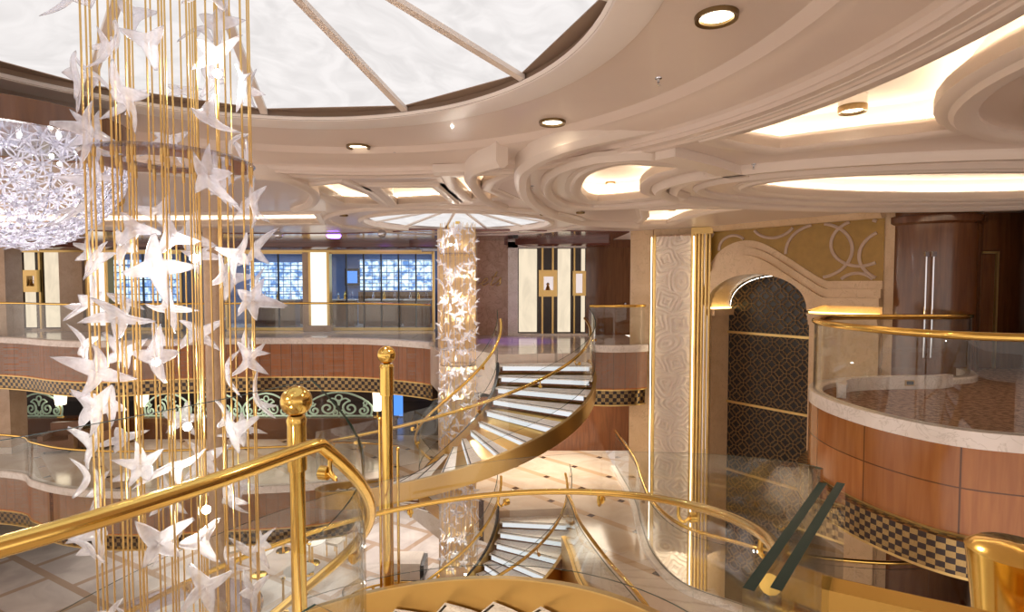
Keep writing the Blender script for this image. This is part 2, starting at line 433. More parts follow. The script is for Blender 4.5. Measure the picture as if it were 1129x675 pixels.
struct(MB().prism(deck6, [], Z6-1.0, Z6).build('floor', [M['floor6']]))
struct(MB().prism([(-26, -4), (14, -4), (14, 30), (-26, 30)], [], Z5-.3, Z5).build('floor', [M['floor5']]))

def rim(name, path, z, wmat, flip=1):
    """white curb, wood fascia, chequered band and brass lines along a deck edge (travel keeps the void on the right for flip=1)"""
    f = flip
    struct(MB().sweep(z_(path, z), [(-.05*f, -.08), (-.05*f, .075), (-.02*f, .10), (.13*f, .10), (.13*f, -.08)]).build('trim_1', M['curb']))
    a = MB().sweep(z_(path, z), [(-.0*f, -.08), (-.0*f, -1.02), (.12*f, -1.02), (.12*f, -.08)]).build('trim_2', wmat); struct(a)
    struct(MB().sweep(z_(path, z), [(.05*f, -1.05), (.07*f, -1.42), (.25*f, -1.42), (.25*f, -1.05)]).build('trim_3', M['check'] if name == 'pen7' else M['check_far']))
    t = MB()
    t.sweep(z_(path, z), [(-.03*f, -1.05), (-.03*f, -1.02), (.1*f, -1.02), (.1*f, -1.05)])
    t.sweep(z_(path, z), [(.03*f, -1.45), (.03*f, -1.42), (.25*f, -1.42), (.25*f, -1.45)])
    struct(t.build('trim_4', M['gold']))
rim('left7', edge7_left, Z7, M['wood_far']); rim('stub7', stub, Z7, M['wood_far'])
rim('pen7', pen[::-1], Z7, M['wood'], -1)
rim('left6', edge6_left, Z6, M['wood_far'])
struct(MB().sweep(z_(guard6, Z6), [(-.12, 0), (-.12, .09), (.05, .09), (.05, -1.4), (-.12, -1.4)]).build('trim_5', M['curb']))
struct(MB().sweep(z_(inner_edge, Z6), [(-.05, -.9), (-.05, .06), (.1, .06), (.1, -.9)]).build('trim_5', M['brass_satin']))
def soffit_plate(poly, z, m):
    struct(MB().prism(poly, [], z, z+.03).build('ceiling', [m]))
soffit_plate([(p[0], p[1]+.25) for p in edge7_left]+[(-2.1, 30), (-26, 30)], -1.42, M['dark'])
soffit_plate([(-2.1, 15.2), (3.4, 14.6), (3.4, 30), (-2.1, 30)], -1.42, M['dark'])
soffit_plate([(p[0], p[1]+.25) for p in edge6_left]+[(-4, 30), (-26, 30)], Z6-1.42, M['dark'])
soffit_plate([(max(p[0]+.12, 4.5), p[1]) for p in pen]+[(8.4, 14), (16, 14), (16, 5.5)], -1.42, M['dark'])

# ---------------------------------------------------------------- glass railings
GP = [(-.008, 0), (.008, 0), (.008, 1), (-.008, 1)]
def railing(path3, label, h_glass, h_rail, rail_r, inward=0, base=.1, seg=1.15, group=None, drop=0, brackets=False, rail_from=None, name='glass_railing'):
    p0 = path3[len(path3)//2]
    root = empty(name, (p0[0], p0[1], p0[2])); tag(root, label, 'railing', group)
    L = len3(path3); n = max(1, round(L/seg)); g = .012
    for k in range(n):
        pc = cut(path3, L*k/n+g/2, L*(k+1)/n-g/2)
        if len(pc) < 2: continue
        prof = [(-.008, base), (.008, base), (.008, h_glass), (-.008, h_glass)]
        m = MB().sweep(pc, prof, mats=[1, 0, 1, 0])
        keep(m.build('glass_panel', [M['glass'], M['edge']]), root)
    rp = [Vector((p[0], p[1], p[2]+h_rail)) for p in path3]
    if inward:
        q = offset([(p[0], p[1]) for p in path3], inward); rp = [Vector((a[0], a[1], b.z)) for a, b in zip(q, rp)]
    keep(MB().tube(rp, rail_r, 12).build('handrail', M['brass']), root)
    if brackets:
        for k in range(1, n):
            a = cut(path3, L*k/n, L)[0]; i = min(range(len(path3)), key=lambda j: (Vector(path3[j])-Vector(a)).length)
            g0 = Vector((a[0], a[1], a[2])); c = rp[i]
            gz = Vector((a[0], a[1], c.z-.10))
            b = MB(); d = Vector((c.x-a[0], c.y-a[1], 0)).normalized()
            b.cyl(gz-d*.012, gz+d*.03, .034, n=16)
            hook = [gz+d*.03, gz+d*.07+Vector((0, 0, -.03)), Vector((c.x, c.y, c.z-.09)), Vector((c.x, c.y, c.z-rail_r*.6))]
            b.tube(smooth(hook, 4), .011, 8)
            keep(b.build('bracket', M['brass']), root)
    return root
railing(z_(edge7_left, 0), 'long glass balustrade with thin brass rail on the far upper deck', 1.06, 1.08, .03)
railing(z_(stub[:-1], 0), 'short glass balustrade with brass rail beside the top of the far spiral stair', 1.06, 1.08, .035)
railing(z_(offset(pen, .06)[8:], 0), 'curved glass balustrade with thick polished brass rail around the right carpeted balcony', 1.06, 1.1, .045, seg=1.3)
railing(z_(edge6_left, Z6), 'glass balustrade with brass rail on the middle deck at lower left', 1.06, 1.1, .03)
railing(z_(guard6, Z6), 'curved glass balustrade with brass rail on the middle deck in front of the carved panel', 1.0, 1.1, .032)
railing(z_(inner_edge[1:], Z6), 'short glass balustrade with brass rail beside the lower spiral flight', 1.0, 1.1, .03)

# ---------------------------------------------------------------- spiral stairs
def stair(c, th0, sgn, ztop, label, turn=241, r1=.9, r2=3.1, riser=.166, lights=True, trail=-1, vis=None, sink=0):
    n = int(turn/11.15); root = empty('spiral_staircase', (c[0], c[1], ztop-3.6)); tag(root, label, 'staircase')
    def hz(d): return ztop-HELIX_K*d
    def P(r, d): return pol(c, r, th0+sgn*d)
    mt = MB(); 
    for k in range(n):
        d0, d1 = k*11.15, (k+1)*11.15; z = ztop-riser*(k+1)-sink*min(1, (k+1)/6)
        if vis and not (vis[0] <= k < vis[1]): continue
        poly = [P(r1+.05, d0+q*(d1-d0+1.3)/4) for q in range(5)]+[P(r2-.05, d0+(4-q)*(d1-d0+1.3)/4) for q in range(5)]
        if sgn > 0: poly = poly[::-1]
        t = keep(MB().prism(poly, [], z-.04, z).build('tread', M['tread']), root)
        a, b = P(r1+.12, d1+1.2), P(r2-.12, d1+1.2)
        keep(MB().sweep([(a[0], a[1], z-.06), (b[0], b[1], z-.06)], [(-.012, -.055), (.012, -.055), (.012, .035), (-.012, .035)]).build('led_strip', M['led']), t)
        a, b = P(r1+.06, d1), P(r2-.06, d1)
        keep(MB().sweep([(a[0], a[1], z), (b[0], b[1], z)], [(-.01, -riser), (.01, -riser), (.01, -.085), (-.01, -.085)]).build('riser', M['darkwood']), t)
        a, b = P(r1+.10, d1+.6), P(r2-.10, d1+.6)
        keep(MB().sweep([(a[0], a[1], z), (b[0], b[1], z)], [(-.012, 0), (.012, 0), (.012, .005), (-.012, .005)]).build('nosing', M['black']), t)
    ds = [turn*k/60 for k in range(61)]
    TOPZ = {0: .14, .27: -.03}.get(sink, -.19)
    def ring(r, dz): return [(*P(r, d), hz(d)+dz) for d in ds]
    for r, f in ((r2, 1), (r1, -1)):
        keep(MB().sweep(ring(r, 0), [(-.025, -.52), (.025, -.52), (.025, TOPZ), (-.025, TOPZ)]).build('stringer', M['brass_satin']), root)
        keep(MB().sweep(ring(r, TOPZ), [(-.035, 0), (.035, 0), (.035, .015), (-.035, .015)]).build('stringer_cap', M['black'] if r == r1 else M['gold']), root)
    so = MB(); R1, R2 = ring(r1, -.4), ring(r2, -.4)
    A = [so.bm.verts.new(p) for p in R1]; B_ = [so.bm.verts.new(p) for p in R2]
    for i in range(60): so.face([A[i], B_[i], B_[i+1], A[i+1]])
    so = so.build('soffit', M['brass_satin']); keep(so, root)
    return root, ring
def stair_rail(ring, r, inward, label, lo=0, hi=1, hg=1.2, hr=.9, rr=.026, ext=None):
    pts = ring(r, 0); n = len(pts); p = pts[int(n*lo):max(2, int(n*hi))]
    p = [(a[0], a[1], a[2]) for a in p]
    if ext: p = ext+p
    return railing(p, label, hg, hr, rr, inward=inward, base=.12, seg=1.25, brackets=True, name='stair_railing')
s2, ring2 = stair(C2, TH2, -1, 0, 'far spiral staircase with white lit treads and gold side, leaving the upper deck', sink=.33)
stair_rail(ring2, 3.1, .10*-1, 'outer glass and brass railing of the far spiral staircase, facing the viewer', hg=1.05, hr=.82, rr=.03)
stair_rail(ring2, .9, .08, 'inner glass and brass railing of the far spiral staircase, around the slim glass chandelier', hg=1.05, hr=.82, rr=.03)
s3, ring3 = stair(C2, TH6, -1, Z6, 'lower spiral flight of pale treads seen beneath the far staircase', turn=240, r2=2.6)
stair_rail(ring3, 2.6, -.10, 'outer glass and brass railing of the lower spiral flight', hg=1.05, hr=.82, rr=.03)
stair_rail(ring3, .9, .08, 'inner glass and brass railing of the lower spiral flight', hg=1.05, hr=.82, rr=.03)
s1, ring1 = stair(C1, TH1, 1, 0, 'near spiral staircase with gold sides and marble treads, winding down below the viewer', sink=.27)
stair_rail(ring1, 3.08, .10, 'curved outer glass railing with brass handrail of the near staircase, in the foreground', hg=1.2, hr=.88, rr=.027)
ext = [(-2.6, .75, 0), (-1.95, 1.15, 0), (-1.5, 1.62, 0), (-1.2, 2.1, 0)]
nearp = smooth(ext+[(*pol(C1, .98, TH1), 0), (*pol(C1, .98, TH1+8), 0)], 6)
stair_rail(lambda r, dz: [(*pol(C1, r, TH1+8+d), -HELIX_K*(d)*1.02) for d in [236*k/60 for k in range(61)]], .98, -.04, 'thick polished brass handrail on glass rising from the left edge then curling down', hg=1.2, hr=.9, rr=.033, ext=[(p[0], p[1], p[2]) for p in nearp[:-1]])

# short double glass panel and brass posts at the right of the landing
r = empty('glass_screen', (.6, 1.15, 0)); tag(r, 'short thick double glass panel with dark edges slanting toward the viewer at the landing', 'railing')
for dx in (-.022, .022):
    p = [(.785+dx, 1.36, 0), (.40+dx, .88, 0)]
    keep(MB().sweep(p, [(-.009, 0), (.009, 0), (.009, 1.17), (-.009, 1.17)], mats=[1, 0, 1, 0]).build('glass_panel', [M['glass'], M['edge']]), r)
r = empty('brass_guard_rail', (.9, 1.15, 0)); tag(r, 'short polished brass guard rail in the bottom right corner', 'railing')
keep(MB().sweep([(.70, 1.245, 0), (1.15, 1.0, 0)], [(-.035, .93), (.035, .93), (.035, .985), (.0, 1.0), (-.035, .985)]).build('rail', M['brass']), r)
keep(MB().tube([(.71, 1.24, .885), (1.15, 1.0, .885)], .018, 12).build('lower_rail', M['brass']), r)
keep(MB().cyl((.80, 1.19, 0), (.80, 1.19, .93), .02).build('post', M['brass']), r)
r = tag(MB().lathe([(.0, 0), (.10, 0), (.085, .06), (.07, .5), (.072, .9), (.085, 1.02), (.09, 1.055), (.07, 1.07), (0, 1.075)], n=40).build('brass_newel', M['brass'], loc=(1.13, 1.24, 0)), 'bright polished brass newel post at the right edge of the picture', 'post')
def pole(x, y, ztop, r, rb, label, sides):
    root = empty('brass_pole', (x, y, Z5)); tag(root, label, 'post', 'tall brass poles with ball tops')
    H = ztop-2*rb-Z5
    keep(MB().cyl((x, y, Z5), (x, y, Z5+H), r, n=24).build('shaft', M['brass']), root)
    keep(MB().lathe([(r, 0), (r*1.25, 0), (r*1.3, .04), (r*1.25, .3), (r*1.35, .33), (r*1.1, .36), (r, .36)], (x, y, Z5+H-.36), 24).build('collar', M['brass']), root)
    keep(MB().sph((x, y, Z5+H+rb*.95), rb, 32).build('ball_finial', M['brass']), root)
    for dx, top in sides:
        keep(MB().cyl((x+dx, y+.02, Z5), (x+dx, y+.02, top), .017, n=10).sph((x+dx, y+.02, top), .024, 10).build('side_rod', M['brass']), root)
pole(-1.43, 6.38, .95, .062, .105, 'tall brass pole with a ball top standing just left of the far staircase', [(.115, -.25), (-.09, .1)])
pole(-1.40, 3.62, 1.00, .048, .10, 'brass pole with a large ball top rising behind the near handrail', [])

# ---------------------------------------------------------------- ceiling
cof = {}
cof['A'] = [pol(C1, 4.42, a) for a in range(31, -8, -4)]+[(2.95, 2.4)]+[pol((5.2, 3.2), 2.28, a) for a in range(190, 118, -8)]+[(3.6, 5.22), (3.32, 5.34), (2.71, 5.74), (2.2, 5.50)]
cof['B'] = circle((6.35, 8.05), 3.0, 48, 1.12, .07)
cof['C'] = smooth([plan(x, y, ZC) for x, y in ((641, 207), (652, 191), (685, 180), (712, 181), (748, 184), (722, 192), (707, 202), (706, 212), (716, 217), (660, 222), (645, 216))], 3, True)
cof['D'] = [plan(x, y, ZC) for x, y in ((715, 231), (760, 229), (812, 229), (775, 234), (752, 240), (735, 247), (705, 248), (716, 240))]
cof['E'] = [plan(x, y, ZC) for x, y in ((418, 205), (474, 205), (494, 222), (438, 225))]
cof['F'] = [plan(x, y, ZC) for x, y in ((500, 193), (556, 191), (534, 200), (530, 208), (552, 217), (520, 219), (506, 206))]
cof['G'] = [plan(x, y, ZC) for x, y in ((340, 204), (372, 201), (400, 212), (418, 225), (380, 224))]
cof['H'] = [plan(x, y, ZC) for x, y in ((-40, 236), (250, 236), (345, 235), (352, 246), (200, 248), (-40, 249))]
cof['I'] = [plan(x, y, ZC) for x, y in ((-60, 222), (120, 222), (120, 228), (-60, 229))]
S2r = 2.06
holes = [cof[k] for k in cof]+[circle(C1, 4.1, 72), circle(C2, S2r, 48), circle((5.2, 3.2), 1.35, 40)]
ceil_o = struct(MB().prism([(-26, -5), (14, -5), (14, 30), (-26, 30)], holes, ZC, ZC+.1).build('ceiling', M['ceil']))
struct(MB().prism([(-26, -5), (14, -5), (14, 30), (-26, 30)], [circle(C1, 4.0, 72), circle(C2, S2r+.1, 48), ], ZC+.34, ZC+.40).build('ceiling', M['coffer']))
for k, p in cof.items():
    ar = sum(p[i-1][0]*p[i][1]-p[i][0]*p[i-1][1] for i in range(len(p)))
    if ar < 0: p = p[::-1]
    # upstand of the coffer, rounded nose around its rim
    keep(MB().sweep(z_(p, ZC), [(0, 0), (-.05, -.035), (-.14, -.035), (-.17, -.008), (-.24, -.008), (-.245, .02), (-.24, .09), (0, .09)], closed=True).build('coffer_moulding', M['mould']), ceil_o)
    keep(MB().sweep(z_(offset(p, -.03, True), ZC+.10), [(0, 0), (.0, .03), (-.05, .03), (-.05, 0)], closed=True).build('coffer_upstand', M['coffer']), ceil_o)
    keep(MB().sweep(z_(offset(p, -.22, True), ZC+.10), [(0, 0), (0, .24), (-.04, .24), (-.04, 0)], closed=True).build('cove_back', M['coffer']), ceil_o)
    keep(MB().sweep(z_(offset(p, -.16, True), ZC+.12), [(0, 0), (.03, 0), (.03, .03), (0, .03)], closed=True).build('cove_light', M['cove']), ceil_o)
# stepped round soffit around the big skylight
st = MB()
struct(MB().lathe([(2.385, 3.245), (2.37, 3.235), (2.40, 3.205), (2.62, 3.19), (2.66, 3.20), (2.67, 3.226)], (C1[0], C1[1], 0), 96).build('ceiling', plain('lip_paint', (.90, .83, .78), .3, 0, .01), sharp=20))
steps = [(2.64, 3.225), (3.50, 3.225), (3.53, 3.20), (3.58, 3.165), (3.66, 3.155), (3.70, 3.14), (4.02, 3.12), (4.06, 3.10), (4.08, 3.06), (4.16, 3.04), (4.2, 3.02), (4.24, 3.0), (4.32, 3.0), (4.36, 3.01), (4.36, 3.03)]
st.lathe(steps, (C1[0], C1[1], 0), 96); struct(st.build('ceiling', M['ceil'], sharp=20))
for nm, rr_ in (('a', 4.72), ):
    pass
def ring_mould(c, r, wdt=.22, h=.07, a0=0, a1=360, z=ZC, parent=ceil_o):
    pts = arc(c, r, a0, a1, 72); closed = a1-a0 >= 359
    if closed: pts = pts[:-1]
    keep(MB().sweep(z_(pts, z), [(0, .02), (0, -h*.5), (-.03, -h*.8), (-.07, -h), (-wdt+.05, -h), (-wdt+.02, -h*.6), (-wdt, -h*.3), (-wdt, .02)], closed=closed).build('ring_moulding', M['mould']), parent)
ring_mould((5.2, 3.2), 1.4, .3, .1); ring_mould((5.2, 3.2), 2.0, .2, .07)
ring_mould(C2, S2r, .12, .05); ring_mould(C2, S2r+.7, .15, .06)
def loop_mould(pts, wdt, h, closed=True):
    ar = sum(pts[i-1][0]*pts[i][1]-pts[i][0]*pts[i-1][1] for i in range(len(pts)))
    if ar < 0: pts = pts[::-1]
    keep(MB().sweep(z_(pts, ZC), [(0, .02), (0, -h*.5), (-.04, -h*.8), (-.08, -h), (-wdt+.05, -h), (-wdt+.02, -h*.6), (-wdt, -h*.3), (-wdt, .02)], closed=closed).build('loop_moulding', M['mould']), ceil_o)
loop_mould(circle((6.35, 8.0), 3.65, 60, 1.5, .05), .16, .07)
loop_mould(circle((6.35, 7.95), 4.2, 60, 2.05, .05), .2, .10)
loop_mould(offset(cof['C'], -.42 if sum(cof['C'][i-1][0]*cof['C'][i][1]-cof['C'][i][0]*cof['C'][i-1][1] for i in range(len(cof['C']))) > 0 else .42, True), .16, .09)
def open_mould(px, wdt, h, zs=None, f=1):
    zs = (zs or [])+[ZC]*(len(px)-len(zs or [])); P_ = [plan(x, y, q-.1) for (x, y), q in zip(px, zs)]
    p = smooth([(a[0], a[1], q) for a, q in zip(P_, zs)], 7)
    keep(MB().sweep(p, [(x*f, y) for x, y in [(0, .2), (0, -h*.5), (.03, -h*.8), (.06, -h), (wdt-.05, -h), (wdt-.02, -h*.6), (wdt, -h*.3), (wdt, .2)]]).build('arc_moulding', M['mould']), ceil_o)
open_mould([(800, 121), (760, 132), (720, 141), (680, 149), (640, 158), (605, 169), (580, 181), (567, 197), (575, 222), (602, 239), (640, 248), (700, 251)], .20, .13, [3.30, 3.27, 3.24, 3.19, 3.14, 3.09, 3.05], -1)
open_mould([(560, 186), (532, 194), (526, 206), (540, 224), (560, 233)], .16, .10)
open_mould([(250, 196), (300, 199), (330, 205), (352, 218), (348, 230), (330, 236)], .16, .09)
# angular beam under the meeting of the soffits
keep(MB().sweep([(1.55, 5.75, ZC), (2.15, 6.25, ZC), (2.75, 6.85, ZC)], [(-.12, -.10), (.12, -.10), (.12, .02), (-.12, .02)]).build('beam', M['mould']), ceil_o)
def skylight(c, r, z, rise, label, n=12, rot=0):
    root = empty('skylight', (c[0], c[1], z)); tag(root, label, 'skylight')
    for k in range(n):
        a0, a1 = rot+2*PI*k/n, rot+2*PI*(k+1)/n
        m = MB(); p = [(c[0]+r*math.cos(a), c[1]+r*math.sin(a), z) for a in (a0, a1)]
        v = [m.bm.verts.new(q) for q in (p[0], p[1], (c[0], c[1], z+rise))]; v2 = [m.bm.verts.new((q[0], q[1], q[2]+.03)) for q in (p[0], p[1], (c[0], c[1], z+rise))]
        m.face(v); m.face(v2[::-1])
        for i in range(3): m.face([v[i], v[(i+1) % 3], v2[(i+1) % 3], v2[i]])
        keep(m.build('glass_panel', M['onyx']), root)
        q = Vector(p[0]); e = Vector((c[0], c[1], z+rise))
        d = (e-q); t = MB().sweep([q-d*.0, e-d*.02], [(-.032*r/2.3, -.05), (.032*r/2.3, -.05), (.032*r/2.3, -.012), (-.032*r/2.3, -.012)])
        keep(t.build('rib', M['mould']), root)
    keep(MB().prism(circle(c, r*1.05, 96), [[(c[0]+r*.995*math.cos(rot+2*PI*k/n), c[1]+r*.995*math.sin(rot+2*PI*k/n)) for k in range(n)]], z-.004, z+.02).lathe([(r*1.0, -.09), (r*1.01, 0)], (c[0], c[1], z), 96).build('rim', M['rimpaint']), root)
    return root
a_rib = math.atan2(plan(298, 130, 3.3)[1]-C1[1], plan(298, 130, 3.3)[0]-C1[0])
skylight(C1, 2.39, 3.30, .62, 'large round skylight of backlit marbled panels over the near chandelier', 11, a_rib)
skylight(C2, S2r+.04, ZC+.1, .3, 'small flat round skylight above the far chandelier', 12, .25)
struct(MB().lathe([(2.45, 3.33), (3.5, 3.40), (4.2, 3.40)], (C1[0], C1[1], 0), 72).build('ceiling', M['coffer']))

def downlight(x, y, z, r, label, drop=.02, power=DOWN_W, grp='round recessed downlights'):
    root = empty('downlight', (x, y, z)); tag(root, label, 'ceiling light', grp)
    keep(MB().lathe([(r*.74, .0), (r*.78, -drop), (r*.97, -drop-.008), (r, -.004), (r, .03)], (x, y, z), 32).build('trim_ring', M['bronze']), root)
    keep(MB().lathe([(0, -.004), (r*.76, -.004), (r*.76, .004)], (x, y, z), 32).build('lens', M['lamp']), root)
    l = bpy.data.lights.new('downlight_lamp', 'SPOT'); l.energy = power*3; l.spot_size = 2.1; l.spot_blend = 1; l.color = (1, .80, .58); l.shadow_soft_size = .08
    o = bpy.data.objects.new('downlight_lamp', l); COL.objects.link(o); o.location = (x, y, z-drop-.03); keep(o, root)
    return root
DL = [(790, 17, 3.225, .125, 'largest round downlight with bronze ring, near top right of the photo'), (609, 134, 3.225, .13, 'bronze ringed downlight right of the big skylight'),
      (395, 161, 3.225, .135, 'bronze ringed downlight below the middle of the big skylight'), (130, 143, 3.225, .13, 'bronze ringed downlight behind the left rods of the near chandelier')]
for px, py, z, r_, lb in DL:
    x, y = plan(px, py, z); downlight(x, y, z, r_, lb)
x, y = plan(940, 117, ZC+.25); downlight(x, y, ZC+.22, .12, 'downlight on a short round mount inside the bright right coffer', power=6)
root = tag(MB().cyl((x, y, ZC+.22), (x, y, ZC+.34), .115, n=32).build('light_mount', M['coffer']), 'short round plaster mount above the downlight in the bright right coffer', 'ceiling light mount')
for px, py, lb in ((673, 201, 'small downlight inside the bowl shaped coffer above the carved panel'), (640, 234, 'small downlight just right of the far skylight'), (600, 236, 'small downlight on the rim of the far skylight'), (460, 211, 'small light in the far four sided coffer'), (741, 231, 'tiny downlight in the coffer over the carved panel'), (379, 237, 'small downlight left of the far skylight'), (1004, 190, 'tiny bright spotlight in the long oval coffer')):
    inside = px in (673, 460, 741, 1004); zz = ZC+.335 if inside else ZC
    x, y = plan(px, py, zz); downlight(x, y, zz, .085 if px != 1004 else .05, lb, power=5)
for px, py, lb in ((726, 86, 'ceiling sprinkler beside the largest downlight'), (435, 163, 'ceiling sprinkler beside the middle downlight'), (831, 181, 'ceiling sprinkler at the edge of the long oval coffer'), (587, 205, 'hanging sprinkler near the curved soffit'), (618, 241, 'ceiling sprinkler beside the far skylight')):
    zz = 3.225 if px in (726, 435) else ZC-.0
    x, y = plan(px, py, zz)
    m = MB().lathe([(0, 0), (.028, 0), (.026, -.008), (.010, -.012), (.008, -.03), (.012, -.034), (.004, -.04), (.004, -.052), (.016, -.054), (.016, -.057), (0, -.057)], (0, 0, 0), 16)
    tag(m.build('sprinkler', M['steel'], loc=(x, y, zz)), lb, 'sprinkler', 'ceiling sprinklers')
for px, py, mt, lb in ((128, 215, 'brass', 'round spotlight hanging behind the near chandelier rods'), (307, 259, 'steel', 'white globe spotlight on the dark cornice left of the violet lamp'), (421, 257, 'steel', 'white globe spotlight on the dark cornice right of the violet lamp')):
    x, y = plan(px, py-5, ZC); root = empty('spotlight', (x, y, ZC)); tag(root, lb, 'spotlight', 'globe spotlights under the ceiling')
    keep(MB().cyl((x, y, ZC), (x, y, ZC-.06), .03).build('mount', M['mould']), root); keep(MB().sph((x, y, ZC-.13), .11, 16).build('globe', M[mt]), root)
x, y = plan(368, 261, ZC-.06)
root = empty('violet_spotlight', (x, y, ZC)); tag(root, 'glowing violet spotlight under the dark cornice', 'spotlight')
keep(MB().lathe([(0, -.1), (.16, -.1), (.2, -.04), (.2, 0)], (x, y, ZC), 20).build('housing', M['purple']), root)

# ---------------------------------------------------------------- far shop front on the upper deck
WY = 19.6
def rect(x0, x1, z0, z1, y, d=.05): return MB().box(((x0+x1)/2, y+d/2, (z0+z1)/2), (x1-x0, d, z1-z0))
def X(px, D): return (px-564.5)/F*D
def ZZ(py, D): return EYE-(py-312)*D/F
def wx(px): return X(px, WY)
struct(rect(-26, wx(17), 0, ZC, WY+4, .1).build('wall_back', M['wall_stone']))
struct(MB().sweep([(-26, WY-.9, 0), (-10, WY-.7, 0), (-3.4, WY-.9, 0)], [(0, 2.86), (0, 3.02), (.35, 3.02), (.35, 2.80), (.12, 2.80)]).build('trim_6', M['purplewood']))
struct(MB().sweep([(-3.4, WY-.9, 0), (2.9, 16.9, 0)], [(0, 2.86), (0, 3.02), (.35, 3.02), (.35, 2.80), (.12, 2.80)]).build('trim_6', M['purplewood']))
struct(MB().box((-14.6, WY-.25, 2.90), (23, .5, .24)).build('trim_6', M['purplewood']))
struct(MB().box((-14.6, WY-.3, 2.74), (23, .08, .07)).build('trim_7', M['gold']))
def panel(px0, px1, D, z0, z1, mat, name, label, cat, d=.08, group=None):
    return tag(rect(X(px0, D), X(px1, D), z0, z1, D, d).build(name, mat), label, cat, group)
struct(MB().prism([(p[0], p[1]-.6) for p in edge7_left[:-6]]+[(-2.6, 14.3), (1.5, 14.6), (3.1, 14.9), (3.1, 19.5), (-26, 19.8)], [], ZC-.03, ZC+.02).build('ceiling', M['purplewood']))
# stone piers between the windows
struct(rect(wx(-30), wx(20), 0, 3, WY, .5).build('wall_pier', M['pillar'])); struct(rect(wx(72), wx(97), 0, 3, WY-.25, .5).build('wall_pier', M['pillar']))
for a, b, c, d_, lb in ((97, 116, 275, 361, 'tall glowing white panel left of the near chandelier'), (343, 360, 275, 362, 'tall glowing white pillar panel between the two shop windows')):
    D = WY-.3; root = empty('light_pillar', (X((a+b)/2, D), D, 0)); tag(root, lb, 'lit panel', 'glowing pillar panels')
    keep(rect(X(a-3, D), X(b+3, D), .2, 2.80, D+.02, .3).build('frame', M['gold']), root)
    keep(rect(X(a, D), X(b, D), .2, 2.75, D-.02, .05).build('lit_face', M['white_panel']), root)
    keep(rect(X(a-6, D), X(b+6, D), 0, .2, D-.1, .45).build('plinth', M['pillar']), root)
def display(px0, px1, D, cols, box, label, z0=.06, z1=2.78):
    root = empty('wall_display', (X((px0+px1)/2, D), D, 0)); tag(root, label, 'display case')
    keep(rect(X(px0, D), X(px1, D), z0, z1, D+.1, .12).build('backing', M['dark']), root)
    for a, b, k in cols:
        if k == 'lit': keep(rect(X(a, D), X(b, D), z0+.05, z1-.05, D+.03, .07).build('lit_panel', M['onyx_panel']), root)
        else: keep(rect(X(a, D), X(b, D), z0, z1, D, .1).build('brass_strip', M['gold']), root)
    a, b, t, u = box; zt, zu = ZZ(t, D), ZZ(u, D); w_ = X(b, D)-X(a, D)
    fr = keep(MB().prism([(X(a, D), zu), (X(b, D), zu), (X(b, D), zt), (X(a, D), zt)], [[(X(a, D)+w_*.26, zu+.2), (X(a, D)+w_*.26, zt-.2), (X(b, D)-w_*.2, zt-.2), (X(b, D)-w_*.2, zu+.2)]], 0, .2, M=lambda p, q, z: (p, D-.15+z, q)).build('showcase_frame', M['gold']), root)
    keep(rect(X(a, D)+w_*.2, X(b, D)-w_*.15, zu+.15, zt-.15, D-.02, .05).build('showcase_mirror', M['steel']), fr)
    keep(MB().lathe([(0, 0), (.08, 0), (.06, .06), (.03, .14), (.05, .2), (0, .24)], (X((a+b)/2, D), D-.1, zu+.2), 12).build('jewel_stand', M['brass']), fr)
display(20, 72, WY-.05, [(20, 22, 's'), (27, 37, 'lit'), (43, 45, 's'), (49, 70, 'lit')], (30, 45, 298, 322), 'jewellery display with cream lit panels and gold framed box at far left')
DR = 17.7
display(570, 648, DR, [(572, 592, 'lit'), (597, 599, 's'), (608.5, 610.5, 's'), (615, 629, 'lit'), (632.5, 634, 's'), (641, 645, 'lit')], (594, 614, 298, 327), 'jewellery display with cream lit panels and gold framed box right of the far chandelier')
root = empty('showcase', (X(637, DR), DR-.1, 0)); tag(root, 'slim dark showcase with bluish mirror at the right end of the lit display', 'display case')
keep(rect(X(631, DR), X(645, DR), ZZ(326, DR), ZZ(299, DR), DR-.2, .17).build('case_frame', M['gold']), root)
keep(rect(X(634, DR), X(641, DR), ZZ(323, DR), ZZ(302, DR), DR-.24, .05).build('mirror', M['steel']), root)
# rose marble wall with script sign; pale marble surround
struct(rect(X(500, DR), X(562, DR), 0, 3, DR+.1, .2).build('wall_shop', M['rose']))
struct(rect(X(560, DR), X(571, DR), 0, 2.95, DR, .25).build('wall_surround', M['curb']))
struct(rect(X(560, DR), X(648, DR), 2.76, 2.98, DR, .25).build('wall_surround', M['curb']))
struct(rect(X(560, DR), X(648, DR), 0, .06, DR-.05, .25).build('wall_surround', M['curb']))
root = empty('door_1', (X(670, DR), DR, 0)); struct(root)
keep(rect(X(648, DR), X(697, DR), 0, 2.78, DR+.2, .08).build('door_leaf', M['brownwood']), root)
keep(rect(X(646, DR), X(650, DR), 0, 2.9, DR, .2).build('door_frame', M['darkwood']), root)
keep(MB().sph((X(690, DR), DR+.12, 1.0), .04, 10).build('door_knob', M['steel']), root)
struct(rect(X(646, DR), X(740, DR), 2.78, 3.02, DR+.05, .3).build('wall_surround', M['darkwood']))
